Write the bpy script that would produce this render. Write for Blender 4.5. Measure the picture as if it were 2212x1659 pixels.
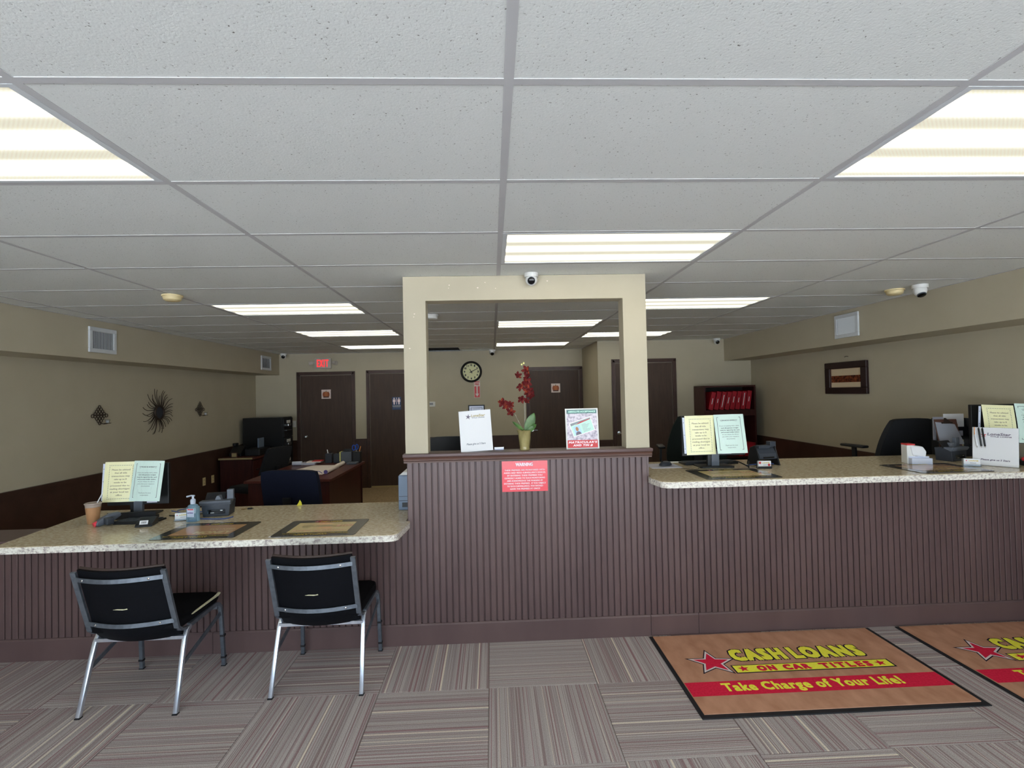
import bpy, bmesh, math, random
from mathutils import Vector, Matrix
R = math.radians
rnd = random.Random(7)
for o in list(bpy.data.objects): bpy.data.objects.remove(o)
SC = bpy.context.scene
COL = SC.collection

# ---------------------------------------------------------------- camera, world, light, exposure
CAM = Vector((-0.0597, -1.2836, 1.645))
yaw, pit, rol = R(2.294), R(1.0635), R(-1.239)
fw = Vector((math.sin(yaw)*math.cos(pit), math.cos(yaw)*math.cos(pit), math.sin(pit)))
r0 = Vector((math.cos(yaw), -math.sin(yaw), 0)); u0 = r0.cross(fw)
rt = r0*math.cos(rol)+u0*math.sin(rol); up = -r0*math.sin(rol)+u0*math.cos(rol)
cd = bpy.data.cameras.new('camera'); cam = bpy.data.objects.new('camera', cd); COL.objects.link(cam)
cam.matrix_world = Matrix.Translation(CAM) @ Matrix((rt, up, -fw)).transposed().to_4x4()
cd.sensor_fit = 'HORIZONTAL'; cd.sensor_width = 36.0; cd.lens = 36.0*1099.9/2212.0
cd.clip_start = 0.05; cd.clip_end = 200
SC.camera = cam
W = bpy.data.worlds.new('daylight'); SC.world = W; W.use_nodes = True
bg = W.node_tree.nodes['Background']; bg.inputs[0].default_value = (0.70, 0.86, 1.0, 1); bg.inputs[1].default_value = 4.7
pl = bpy.data.lights.new('storefront_portal', 'AREA'); pl.shape = 'RECTANGLE'; pl.size = 7.5; pl.size_y = 2.2
pl.cycles.is_portal = True
po = bpy.data.objects.new('storefront_portal', pl); COL.objects.link(po); po.location = (-0.1, -3.70, 1.25)
po.rotation_euler = (R(90), 0, 0)
sl = bpy.data.lights.new('sun', 'SUN'); sl.energy = 55; sl.angle = R(0.6); sl.color = (1, 0.99, 0.98)
so = bpy.data.objects.new('sun', sl); COL.objects.link(so); so.location = (0, 5, 20); so.rotation_euler = (R(-35), 0, 0)
EMIT = 5.6
vs = SC.view_settings; vs.view_transform = 'Standard'; vs.look = 'None'; vs.gamma = 1; vs.exposure = 0.0
vs.use_curve_mapping = False

# ---------------------------------------------------------------- materials
def lin(c):
    c = c/255.0
    return c/12.92 if c <= 0.04045 else ((c+0.055)/1.055)**2.4
def rgb(r, g, b): return (lin(r), lin(g), lin(b), 1)
def mat(name, col, rough=0.6, metal=0.0, spec=0.5, emit=None, es=0, trans=0, ior=1.45, coat=0, alpha=1):
    m = bpy.data.materials.new(name); m.use_nodes = True
    b = m.node_tree.nodes['Principled BSDF']
    b.inputs['Base Color'].default_value = col
    b.inputs['Roughness'].default_value = rough; b.inputs['Metallic'].default_value = metal
    b.inputs['Specular IOR Level'].default_value = spec; b.inputs['IOR'].default_value = ior
    b.inputs['Transmission Weight'].default_value = trans
    b.inputs['Coat Weight'].default_value = coat
    b.inputs['Alpha'].default_value = alpha
    if emit: b.inputs['Emission Color'].default_value = emit; b.inputs['Emission Strength'].default_value = es
    return m
def N(m, t, **kw):
    n = m.node_tree.nodes.new(t)
    for k, v in kw.items(): setattr(n, k, v)
    return n
def Lk(m, a, b): m.node_tree.links.new(a, b)
def noisy(name, c1, c2, scale=30, detail=4, rough=0.6, spec=0.5, bump=0.0, stretch=(1, 1, 1), lo=0.35, hi=0.65, coord='Position', metal=0, coat=0, bscale=None):
    """base colour mixed by noise, in object-space metres (Position)"""
    m = mat(name, c1, rough, metal, spec, coat=coat); b = m.node_tree.nodes['Principled BSDF']
    g = N(m, 'ShaderNodeNewGeometry'); mp = N(m, 'ShaderNodeMapping'); mp.inputs['Scale'].default_value = stretch
    Lk(m, g.outputs['Position'], mp.inputs['Vector'])
    n = N(m, 'ShaderNodeTexNoise'); n.inputs['Scale'].default_value = scale; n.inputs['Detail'].default_value = detail
    Lk(m, mp.outputs[0], n.inputs['Vector'])
    cr = N(m, 'ShaderNodeValToRGB'); cr.color_ramp.elements[0].position = lo; cr.color_ramp.elements[1].position = hi
    cr.color_ramp.elements[0].color = c1; cr.color_ramp.elements[1].color = c2
    Lk(m, n.outputs['Fac'], cr.inputs[0]); Lk(m, cr.outputs[0], b.inputs['Base Color'])
    if bump:
        bn = N(m, 'ShaderNodeTexNoise'); bn.inputs['Scale'].default_value = bscale or scale*2; Lk(m, mp.outputs[0], bn.inputs['Vector'])
        bp = N(m, 'ShaderNodeBump'); bp.inputs['Strength'].default_value = bump; bp.inputs['Distance'].default_value = 0.003
        Lk(m, bn.outputs['Fac'], bp.inputs['Height']); Lk(m, bp.outputs[0], b.inputs['Normal'])
    return m

M = {}
M['wall'] = noisy('beige_wall_paint', rgb(184, 175, 153), rgb(188, 179, 157), 3, 3, 0.6, 0.3, bump=0.15, bscale=220)
M['brown'] = noisy('brown_panel_paint', rgb(94, 74, 73), rgb(102, 81, 79), 5, 4, 0.36, 0.5, stretch=(1, 1, .25))
M['brown_dark'] = noisy('brown_trim_paint', rgb(84, 55, 44), rgb(92, 61, 50), 5, 3, 0.38, 0.5)
M['door'] = noisy('dark_brown_door', rgb(70, 54, 45), rgb(78, 60, 50), 6, 4, 0.5, 0.4, stretch=(6, 6, .6))
M['frame'] = noisy('dark_brown_frame', rgb(66, 45, 37), rgb(76, 52, 43), 6, 3, 0.4, 0.5)
M['tee'] = mat('ceiling_tee_grey', rgb(194, 194, 196), 0.7, spec=.25)
M['tee_shiny'] = mat('bare_metal_tee', rgb(205, 210, 212), 0.25, 0.7)
M['plenum'] = mat('dark_plenum', rgb(40, 37, 33), 0.9)
M['white'] = mat('white_plastic', rgb(225, 225, 222), 0.4)
M['whitepaint'] = mat('white_painted_metal', rgb(214, 218, 222), 0.45)
M['cream'] = mat('aged_cream_plastic', rgb(226, 208, 160), 0.5)
M['black'] = mat('black_plastic', rgb(26, 27, 30), 0.4)
M['charcoal'] = mat('charcoal_plastic', rgb(52, 57, 66), 0.45)
M['greyplastic'] = mat('grey_plastic', rgb(92, 98, 108), 0.4)
M['black_gloss'] = mat('glossy_black', rgb(12, 12, 15), 0.12)
M['blackfab'] = noisy('black_fabric', rgb(11, 11, 14), rgb(16, 16, 20), 300, 2, 0.85, 0.15)
M['chairback'] = noisy('black_vinyl', rgb(9, 11, 16), rgb(12, 14, 20), 60, 2, 0.6, 0.2)
M['navyfab'] = noisy('navy_fabric', rgb(20, 23, 38), rgb(26, 30, 46), 250, 2, 0.9, 0.2)
M['greenfab'] = noisy('dark_green_fabric', rgb(27, 34, 32), rgb(34, 41, 38), 250, 2, 0.9, 0.2)
M['leather'] = mat('black_leather', rgb(16, 17, 19), 0.35)
M['mesh'] = noisy('black_mesh_fabric', rgb(34, 35, 37), rgb(46, 47, 50), 500, 2, 0.9, 0.2)
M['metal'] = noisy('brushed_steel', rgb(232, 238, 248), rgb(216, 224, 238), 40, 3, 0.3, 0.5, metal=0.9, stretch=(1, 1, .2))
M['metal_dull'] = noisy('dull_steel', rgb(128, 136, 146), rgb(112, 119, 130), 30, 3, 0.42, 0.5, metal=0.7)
M['chrome'] = mat('satin_chrome', rgb(214, 214, 210), 0.22, 1.0)
M['darkmetal'] = mat('black_enamel', rgb(14, 14, 16), 0.35)
M['iron'] = mat('bronze_iron', rgb(62, 50, 42), 0.55, 0.5)
M['edge_brown'] = mat('worn_brown_edge', rgb(62, 48, 44), 0.5)
M['foam'] = noisy('exposed_foam', rgb(228, 224, 196), rgb(205, 198, 160), 120, 3, 0.9, 0.2)
M['mahog'] = noisy('mahogany_laminate', rgb(78, 38, 32), rgb(96, 50, 42), 8, 4, 0.3, 0.5, stretch=(8, .8, 8))
M['mahog_dark'] = noisy('dark_mahogany', rgb(58, 24, 22), rgb(70, 31, 27), 8, 4, 0.4, 0.4, stretch=(8, 8, .8))
M['paper'] = mat('white_paper', rgb(236, 236, 238), 0.7)
M['paperpink'] = mat('cream_paper', rgb(240, 228, 220), 0.8)
M['sleeve'] = mat('clear_sleeve_edge', rgb(216, 222, 240), 0.15, 0, 0.6)
M['yellow'] = mat('yellow_paper', rgb(254, 250, 200), 0.35, coat=0.4)
M['green'] = mat('mint_paper', rgb(222, 245, 235), 0.35, coat=0.4)
M['ink'] = mat('faded_ink', rgb(150, 140, 110), 0.7)
M['ink_dark'] = mat('dark_ink', rgb(84, 96, 100), 0.7)
M['ink_purple'] = mat('grey_purple_ink', rgb(120, 112, 128), 0.7)
M['grey_ink'] = mat('grey_ink', rgb(150, 152, 160), 0.7)
M['red'] = mat('sign_red', rgb(238, 70, 84), 0.3, coat=0.2)
M['redpaper'] = mat('red_print', rgb(205, 56, 58), 0.4)
M['matred'] = noisy('mat_red_pile', rgb(226, 44, 76), rgb(212, 38, 66), 90, 3, 0.95, 0.1)
M['matyellow'] = noisy('mat_yellow_pile', rgb(252, 246, 84), rgb(244, 236, 76), 90, 3, 0.95, 0.1)
M['matwhite'] = mat('mat_white_pile', rgb(228, 214, 214), 0.95, spec=.1)
M['matnavy'] = mat('mat_navy_pile', rgb(40, 32, 48), 0.95, spec=.1)
M['rubber'] = mat('black_rubber', rgb(30, 29, 33), 0.7)
M['mattan'] = noisy('mat_tan_pile', rgb(204, 154, 126), rgb(180, 131, 104), 9, 8, 0.95, 0.1, lo=.3, hi=.7, bump=0.4, bscale=300, stretch=(1.6, .7, 1))
M['signwhite'] = mat('print_white', rgb(255, 238, 244), 0.5)
M['terracotta'] = noisy('olive_glazed_pot', rgb(160, 148, 100), rgb(134, 122, 78), 22, 5, 0.22, 0.6, stretch=(1, 1, .5))
M['stem'] = mat('stem_grey_green', rgb(140, 134, 118), 0.6)
M['petal'] = noisy('rust_red_petal', rgb(88, 20, 24), rgb(150, 66, 40), 45, 2, 0.7, 0.2, lo=.52, hi=.72)
M['bud'] = mat('pale_bud', rgb(236, 232, 150), 0.5)
M['leaf'] = noisy('glossy_leaf', rgb(62, 96, 48), rgb(88, 124, 66), 26, 3, 0.35, 0.5)
M['binder'] = noisy('red_binder', rgb(172, 28, 44), rgb(160, 24, 40), 20, 2, 0.45, 0.4)
M['blue'] = mat('blue_plastic', rgb(38, 88, 190), 0.4)
M['cable_blue'] = mat('blue_cable', rgb(66, 92, 156), 0.5)
M['orange'] = mat('orange_plastic', rgb(226, 150, 80), 0.5)
M['purple'] = mat('purple_plastic', rgb(96, 84, 150), 0.5)
M['bluegrey'] = mat('blue_grey_casing', rgb(118, 134, 156), 0.45)
M['yellowp'] = mat('yellow_plastic', rgb(232, 222, 60), 0.5)
M['coffee'] = noisy('iced_coffee', rgb(190, 146, 106), rgb(176, 130, 92), 12, 2, 0.3, 0.5)
M['cupplastic'] = mat('frosted_lid', rgb(176, 160, 150), 0.25)
M['gel'] = mat('clear_gel', rgb(186, 226, 250), 0.06, trans=0.75, ior=1.36)
M['clear'] = mat('clear_acrylic', rgb(235, 243, 250), 0.04, trans=0.9, ior=1.3)
M['frost'] = mat('translucent_pump', rgb(224, 232, 250), 0.3, trans=0.3)
M['picframe'] = mat('dark_wood_frame', rgb(40, 20, 20), 0.4)
M['tan'] = mat('door_sweep_tan', rgb(176, 158, 112), 0.7)  # painted light under the doors; also plain tan for edge band and print
M['matgrey'] = mat('counter_mat_grey', rgb(64, 61, 57), 0.22, coat=0.5)
M['matcream'] = mat('mat_print_cream', rgb(232, 208, 150), 0.25, coat=0.5)
M['mattan2'] = mat('mat_print_tan', rgb(196, 150, 104), 0.25, coat=0.5)
M['matolive'] = mat('mat_print_olive', rgb(178, 162, 112), 0.3)
M['matink'] = mat('mat_print_salmon', rgb(214, 166, 122), 0.3)
M['matyel'] = mat('mat_print_yellow', rgb(206, 178, 40), 0.3)
M['matpink'] = mat('mat_print_pink', rgb(206, 110, 116), 0.3)
M['navy'] = mat('sign_blue', rgb(44, 66, 106), 0.4)
M['teal'] = mat('print_teal', rgb(92, 130, 128), 0.35)
M['lilac'] = noisy('banknote_print', rgb(226, 218, 228), rgb(158, 148, 166), 60, 5, 0.4, 0.4, lo=.42, hi=.66)
M['idgreen'] = mat('id_green', rgb(196, 236, 222), 0.4)
M['idblue'] = mat('id_blue', rgb(180, 214, 236), 0.4)
M['skin'] = mat('print_skin', rgb(184, 132, 98), 0.5)
M['clockface'] = mat('clock_face', rgb(216, 214, 160), 0.35)
M['exitred'] = mat('lit_red_letters', rgb(240, 60, 64), 0.4, emit=rgb(255, 60, 64), es=.8)
M['pinkwhite'] = mat('backing_white', rgb(230, 212, 206), 0.4)
M['concrete'] = noisy('pavement', rgb(204, 206, 208), rgb(192, 195, 198), 3, 4, 0.9)
M['alu'] = mat('storefront_aluminium', rgb(120, 118, 112), 0.4, 0.6)
M['label'] = mat('silver_label', rgb(205, 206, 222), 0.3, 0.3)
M['backcarpet'] = mat('carpet_base', rgb(128, 112, 98), 0.95)
M['ventgrey'] = mat('vent_shadow_grey', rgb(92, 96, 102), 0.6)
M['exitgrey'] = mat('exit_housing', rgb(196, 190, 182), 0.5)
M['brass'] = mat('brass_hook', rgb(170, 140, 80), 0.4, 0.9)

def granite(name, c1, c2, c3, sc):
    m = mat(name, c1, 0.16, 0, 0.5); b = m.node_tree.nodes['Principled BSDF']
    g = N(m, 'ShaderNodeNewGeometry'); n = N(m, 'ShaderNodeTexNoise'); n.inputs['Scale'].default_value = sc; n.inputs['Detail'].default_value = 5
    n.inputs['Roughness'].default_value = 0.62
    mp = N(m, 'ShaderNodeMapping'); mp.inputs['Scale'].default_value = (0.7, 1, 1); Lk(m, g.outputs['Position'], mp.inputs[0]); Lk(m, mp.outputs[0], n.inputs['Vector'])
    cr = N(m, 'ShaderNodeValToRGB'); e = cr.color_ramp.elements
    e[0].position = .36; e[0].color = c3; e[1].position = .62; e[1].color = c1
    x = e.new(.5); x.color = c2
    Lk(m, n.outputs['Fac'], cr.inputs[0]); Lk(m, cr.outputs[0], b.inputs['Base Color'])
    n2 = N(m, 'ShaderNodeTexNoise'); n2.inputs['Scale'].default_value = sc*.35; Lk(m, mp.outputs[0], n2.inputs['Vector'])
    return m
M['granite'] = granite('speckled_laminate', rgb(220, 207, 180), rgb(204, 188, 157), rgb(172, 153, 123), 60)
M['granite_edge'] = granite('speckled_laminate_edge', rgb(246, 242, 232), rgb(232, 226, 214), rgb(166, 152, 148), 80)

def tile_mat():
    m = mat('fissured_ceiling_tile', rgb(232, 235, 233), 0.9, 0, 0.1); b = m.node_tree.nodes['Principled BSDF']
    g = N(m, 'ShaderNodeNewGeometry')
    n = N(m, 'ShaderNodeTexNoise'); n.inputs['Scale'].default_value = 150; n.inputs['Detail'].default_value = 3; n.inputs['Distortion'].default_value = 0.4
    Lk(m, g.outputs['Position'], n.inputs['Vector'])
    cr = N(m, 'ShaderNodeValToRGB'); e = cr.color_ramp.elements
    e[0].position = .26; e[0].color = rgb(120, 118, 112); e[1].position = .335; e[1].color = rgb(232, 235, 233)
    x = e.new(.69); x.color = rgb(234, 237, 235); y = e.new(.74); y.color = rgb(250, 252, 252)
    Lk(m, n.outputs['Fac'], cr.inputs[0]); Lk(m, cr.outputs[0], b.inputs['Base Color'])
    bp = N(m, 'ShaderNodeBump'); bp.inputs['Strength'].default_value = 0.3; bp.inputs['Distance'].default_value = 0.003
    Lk(m, n.outputs['Fac'], bp.inputs['Height']); Lk(m, bp.outputs[0], b.inputs['Normal'])
    return m
M['tile'] = tile_mat()

def carpet_mat(name, seed, along):
    """striped carpet tile: thin stripes of random tint across local axis (0: stripes run along Y, 1: along X)"""
    m = mat(name, rgb(150, 136, 128), 0.95, 0, 0.1); b = m.node_tree.nodes['Principled BSDF']
    g = N(m, 'ShaderNodeNewGeometry'); s = N(m, 'ShaderNodeSeparateXYZ'); Lk(m, g.outputs['Position'], s.inputs[0])
    v = s.outputs['X'] if along == 0 else s.outputs['Y']; w = s.outputs['Y'] if along == 0 else s.outputs['X']
    def ramp(src, pts):
        cr = N(m, 'ShaderNodeValToRGB'); cr.color_ramp.interpolation = 'LINEAR'; e = cr.color_ramp.elements
        e[0].position, e[0].color = pts[0]; e[1].position, e[1].color = pts[-1]
        for p, c in pts[1:-1]: q = e.new(p); q.color = c
        Lk(m, src, cr.inputs[0]); return cr.outputs[0]
    def stripes(freq, off, wob=0.0):
        n = N(m, 'ShaderNodeTexNoise'); n.inputs['Scale'].default_value = 1; n.inputs['Detail'].default_value = 0
        cx = N(m, 'ShaderNodeCombineXYZ'); a = N(m, 'ShaderNodeMath', operation='MULTIPLY'); a.inputs[1].default_value = freq; Lk(m, v, a.inputs[0])
        c = N(m, 'ShaderNodeMath', operation='MULTIPLY'); c.inputs[1].default_value = wob; Lk(m, w, c.inputs[0])
        Lk(m, a.outputs[0], cx.inputs[0]); Lk(m, c.outputs[0], cx.inputs[1]); cx.inputs[2].default_value = off+seed*3.7
        Lk(m, cx.outputs[0], n.inputs['Vector']); return n.outputs['Fac']
    def mix(fac, c1, c2):
        x = N(m, 'ShaderNodeMix', data_type='RGBA'); Lk(m, fac, x.inputs[0])
        (Lk(m, c1, x.inputs[6]) if not isinstance(c1, tuple) else setattr(x.inputs[6], 'default_value', c1))
        (Lk(m, c2, x.inputs[7]) if not isinstance(c2, tuple) else setattr(x.inputs[7], 'default_value', c2))
        return x.outputs[2]
    K = (0, 0, 0, 1); Wh = (1, 1, 1, 1)
    base = ramp(stripes(40, 0, 0.15), [(.3, rgb(172, 162, 160)), (.7, rgb(188, 179, 176))])
    f1 = ramp(stripes(230, 11, .5), [(.56, K), (.62, Wh)])
    c = mix(f1, base, rgb(150, 133, 131))
    f3 = ramp(stripes(150, 31, 0.2), [(.66, K), (.70, Wh)])
    c = mix(f3, c, rgb(156, 124, 126))
    f2 = ramp(stripes(62, 23, 0.0), [(.725, K), (.745, Wh)])
    c = mix(f2, c, rgb(226, 216, 200))
    n = N(m, 'ShaderNodeTexNoise'); n.inputs['Scale'].default_value = 260; n.inputs['Detail'].default_value = 2; Lk(m, g.outputs['Position'], n.inputs['Vector'])
    gr = ramp(n.outputs['Fac'], [(.3, (.72, .72, .72, 1)), (.7, (1.2, 1.2, 1.2, 1))])
    x = N(m, 'ShaderNodeMix', data_type='RGBA', blend_type='MULTIPLY'); x.inputs[0].default_value = 1; Lk(m, c, x.inputs[6]); Lk(m, gr, x.inputs[7])
    Lk(m, x.outputs[2], b.inputs['Base Color'])
    bp = N(m, 'ShaderNodeBump'); bp.inputs['Strength'].default_value = 0.6; bp.inputs['Distance'].default_value = 0.003
    Lk(m, n.outputs['Fac'], bp.inputs['Height']); Lk(m, bp.outputs[0], b.inputs['Normal'])
    return m
CARPET = {(a, s): carpet_mat('striped_carpet_%s' % 'abcdef'[a*3+s], s, a) for a in (0, 1) for s in (0, 1, 2)}

M['tancarpet'] = noisy('tan_back_carpet', rgb(158, 136, 104), rgb(172, 150, 118), 60, 4, 0.95, 0.1, stretch=(1, .15, 1), bump=.3, bscale=250)
def diffuser_mat():
    m = mat('lit_diffuser', rgb(150, 148, 136), 0.5); b = m.node_tree.nodes['Principled BSDF']
    t = N(m, 'ShaderNodeTexCoord'); s = N(m, 'ShaderNodeSeparateXYZ'); Lk(m, t.outputs['Object'], s.inputs[0])
    # three tubes behind the lens, evenly spaced across the short side
    a = N(m, 'ShaderNodeMath', operation='MULTIPLY'); a.inputs[1].default_value = 2*math.pi/0.19; Lk(m, s.outputs['Y'], a.inputs[0])
    c = N(m, 'ShaderNodeMath', operation='COSINE'); Lk(m, a.outputs[0], c.inputs[0])
    c2 = N(m, 'ShaderNodeMath', operation='MULTIPLY_ADD'); c2.inputs[1].default_value = .5; c2.inputs[2].default_value = .5; Lk(m, c.outputs[0], c2.inputs[0])
    c3 = N(m, 'ShaderNodeMath', operation='POWER'); c3.inputs[1].default_value = 2; Lk(m, c2.outputs[0], c3.inputs[0])
    k = N(m, 'ShaderNodeMath', operation='MULTIPLY_ADD'); k.inputs[1].default_value = 0.84; k.inputs[2].default_value = 0.125; Lk(m, c3.outputs[0], k.inputs[0])
    pr = N(m, 'ShaderNodeTexChecker'); pr.inputs['Scale'].default_value = 150; pr.inputs['Color1'].default_value = (1, 1, 1, 1); pr.inputs['Color2'].default_value = (.9, .9, .9, 1)
    Lk(m, t.outputs['Object'], pr.inputs['Vector'])
    e = N(m, 'ShaderNodeMath', operation='MULTIPLY'); Lk(m, k.outputs[0], e.inputs[0]); Lk(m, pr.outputs['Fac'], e.inputs[1])
    f = N(m, 'ShaderNodeMath', operation='MULTIPLY_ADD'); Lk(m, e.outputs[0], f.inputs[0]); f.inputs[1].default_value = EMIT*.15; 
    g2 = N(m, 'ShaderNodeMath', operation='MULTIPLY'); g2.inputs[1].default_value = EMIT*.85; Lk(m, k.outputs[0], g2.inputs[0]); Lk(m, g2.outputs[0], f.inputs[2])
    b.inputs['Emission Color'].default_value = (1.0, 0.95, 0.76, 1); Lk(m, f.outputs[0], b.inputs['Emission Strength'])
    return m
M['diffuser'] = diffuser_mat()

def landscape_mat():
    """sepia waterside view: pale sky, dark tree line, its reflection"""
    m = mat('sepia_landscape', rgb(200, 180, 150), 0.2); b = m.node_tree.nodes['Principled BSDF']
    t = N(m, 'ShaderNodeTexCoord'); s = N(m, 'ShaderNodeSeparateXYZ'); Lk(m, t.outputs['Object'], s.inputs[0])
    ab = N(m, 'ShaderNodeMath', operation='ABSOLUTE'); zz = N(m, 'ShaderNodeMath', operation='ADD'); zz.inputs[1].default_value = 0.012
    Lk(m, s.outputs['Z'], zz.inputs[0]); Lk(m, zz.outputs[0], ab.inputs[0])
    cx = N(m, 'ShaderNodeCombineXYZ'); Lk(m, s.outputs['Y'], cx.inputs[0])
    n = N(m, 'ShaderNodeTexNoise'); n.inputs['Scale'].default_value = 11; n.inputs['Detail'].default_value = 8; Lk(m, cx.outputs[0], n.inputs['Vector'])
    mu = N(m, 'ShaderNodeMath', operation='MULTIPLY_ADD'); mu.inputs[1].default_value = 0.40; mu.inputs[2].default_value = -0.16; Lk(m, n.outputs['Fac'], mu.inputs[0])
    lt = N(m, 'ShaderNodeMath', operation='LESS_THAN'); Lk(m, ab.outputs[0], lt.inputs[0]); Lk(m, mu.outputs[0], lt.inputs[1])
    n2 = N(m, 'ShaderNodeTexNoise'); n2.inputs['Scale'].default_value = 40; Lk(m, t.outputs['Object'], n2.inputs['Vector'])
    cr = N(m, 'ShaderNodeValToRGB'); cr.color_ramp.elements[0].color = rgb(60, 24, 14); cr.color_ramp.elements[1].color = rgb(142, 72, 40); cr.color_ramp.elements[0].position = .35; cr.color_ramp.elements[1].position = .7
    Lk(m, n2.outputs['Fac'], cr.inputs[0])
    x = N(m, 'ShaderNodeMix', data_type='RGBA'); Lk(m, lt.outputs[0], x.inputs[0]); x.inputs[6].default_value = rgb(222, 202, 170); Lk(m, cr.outputs[0], x.inputs[7])
    Lk(m, x.outputs[2], b.inputs['Base Color']); return m
M['landscape'] = landscape_mat()

# ---------------------------------------------------------------- mesh helpers
class MB:
    """mesh builder: collects shapes, links them as ONE object"""
    def __init__(s): s.v = []; s.f = []
    def add(s, vs, fs, mx=None):
        o = len(s.v)
        s.v += [tuple((mx @ Vector(p)) if mx else p) for p in vs]; s.f += [tuple(i+o for i in f) for f in fs]; return s
    def box(s, x0, x1, y0, y1, z0, z1, mx=None):
        v = [(x, y, z) for z in (z0, z1) for y in (y0, y1) for x in (x0, x1)]
        return s.add(v, [(0, 2, 3, 1), (4, 5, 7, 6), (0, 1, 5, 4), (2, 6, 7, 3), (0, 4, 6, 2), (1, 3, 7, 5)], mx)
    def prism(s, pts, z0, z1, axis='z', mx=None):
        n = len(pts)
        f = {'z': lambda a, b, c: (a, b, c), 'y': lambda a, b, c: (a, c, b), 'x': lambda a, b, c: (c, a, b)}[axis]
        v = [f(a, b, z0) for a, b in pts]+[f(a, b, z1) for a, b in pts]
        fs = [tuple(range(n))[::-1], tuple(range(n, 2*n))]+[(i, (i+1) % n, n+(i+1) % n, n+i) for i in range(n)]
        if axis == 'y': fs = [q[::-1] for q in fs]
        return s.add(v, fs, mx)
    def lathe(s, prof, n=24, mx=None, cx=0, cy=0):
        vs = []; fs = []
        for r, z in prof:
            for k in range(n): a = 2*math.pi*k/n; vs.append((cx+r*math.cos(a), cy+r*math.sin(a), z))
        for j in range(len(prof)-1):
            for k in range(n): fs.append((j*n+k, j*n+(k+1) % n, (j+1)*n+(k+1) % n, (j+1)*n+k))
        fs.append(tuple(range(n))[::-1]); fs.append(tuple(range((len(prof)-1)*n, len(prof)*n)))
        return s.add(vs, fs, mx)
    def cyl(s, p, q, r, n=12, r2=None):
        return s.tube([p, q], r, n, r2=r2)
    def tube(s, pts, r, n=8, r2=None, flat=None, closed=False):
        """swept tube; flat=(w,h) gives a rectangular section"""
        P = [Vector(p) for p in pts]; vs = []; fs = []; m = len(P); prev = None
        for i, p in enumerate(P):
            a = P[(i+1) % m] if (closed or i < m-1) else p; b = P[i-1] if (closed or i > 0) else p
            d = (a-b).normalized()
            if prev is None: h = Vector((0, 0, 1)) if abs(d.z) < .9 else Vector((1, 0, 0)); e = d.cross(h).normalized()
            else: e = (prev-d*prev.dot(d)).normalized()
            prev = e; g = e.cross(d)
            rr = r if r2 is None else r+(r2-r)*i/max(1, m-1)
            if flat:
                for a1, b1 in ((1, 1), (-1, 1), (-1, -1), (1, -1)): vs.append(p+e*a1*flat[0]/2+g*b1*flat[1]/2)
            else:
                for k in range(n): t = 2*math.pi*k/n; vs.append(p+(e*math.cos(t)+g*math.sin(t))*rr)
        k = 4 if flat else n
        for i in range(m if closed else m-1):
            for j in range(k): a = i*k+j; b = i*k+(j+1) % k; c = ((i+1) % m)*k; fs.append((a, b, c+(j+1) % k, c+j))
        if not closed: fs += [tuple(range(k))[::-1], tuple(range((m-1)*k, m*k))]
        return s.add([tuple(v) for v in vs], fs)
    def grid(s, fn, nu, nv, th=0.0):
        """surface fn(u,v) with optional thickness along +y"""
        vs = [fn(i/nu, j/nv) for j in range(nv+1) for i in range(nu+1)]
        fs = [(j*(nu+1)+i, j*(nu+1)+i+1, (j+1)*(nu+1)+i+1, (j+1)*(nu+1)+i) for j in range(nv) for i in range(nu)]
        s.add(vs, fs)
        if th:
            b = [(x, y+th, z) for x, y, z in vs]; s.add(b, [f[::-1] for f in fs])
            o = len(s.v)-2*len(vs); n = len(vs)
            ring = [i for i in range(nu+1)]+[(nu+1)*j+nu for j in range(1, nv+1)]+[nv*(nu+1)+i for i in range(nu-1, -1, -1)]+[(nu+1)*j for j in range(nv-1, 0, -1)]
            for a, b2 in zip(ring, ring[1:]+ring[:1]): s.f.append((o+b2, o+a, o+n+a, o+n+b2))
        return s
    def sphere(s, c, r, nu=14, nv=10, sc=(1, 1, 1)):
        return s.lathe([(max(1e-4, r*math.sin(math.pi*j/nv)), -r*math.cos(math.pi*j/nv)) for j in range(nv+1)], nu, Matrix.Translation(c) @ Matrix.Diagonal((*sc, 1)))
    def build(s, name, m, parent=None, bevel=0, smooth=False, seg=2, mx=None, fix=True):
        me = bpy.data.meshes.new(name)
        me.from_pydata([tuple(mx @ Vector(v)) for v in s.v] if mx else s.v, [], s.f); me.update()
        bm = bmesh.new(); bm.from_mesh(me)
        if fix: bmesh.ops.recalc_face_normals(bm, faces=bm.faces)
        if bevel:
            ed = [e for e in bm.edges if len(e.link_faces) == 2 and e.calc_face_angle(0) > R(35)]
            bmesh.ops.bevel(bm, geom=ed, offset=bevel, segments=seg, affect='EDGES', profile=0.5, clamp_overlap=True)
        bm.to_mesh(me); bm.free()
        if smooth:
            for p in me.polygons: p.use_smooth = True
            if hasattr(me, 'set_sharp_from_angle'): me.set_sharp_from_angle(angle=R(40))
        me.materials.append(M[m] if isinstance(m, str) else m)
        o = bpy.data.objects.new(name, me); COL.objects.link(o)
        if parent: o.parent = parent
        return o
def part(name, m, parent, fn, **kw): b = MB(); fn(b); return b.build(name, m, parent, **kw)
def tag(o, label=None, cat=None, group=None, kind=None):
    if label: o['label'] = label
    if cat: o['category'] = cat
    if group: o['group'] = group
    if kind: o['kind'] = kind
    return o
def thing(name, loc, label, cat, rz=0, group=None, kind=None):
    o = bpy.data.objects.new(name, None); COL.objects.link(o); o.location = loc; o.rotation_euler = (0, 0, rz)
    o.empty_display_size = .05
    return tag(o, label, cat, group, kind)
def struct(name, loc=(0, 0, 0)): return thing(name, loc, None, None, kind='structure')
def sbox(name, m, *b, **kw): o = MB().box(*b).build(name, m, **kw); return tag(o, kind='structure')
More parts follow.
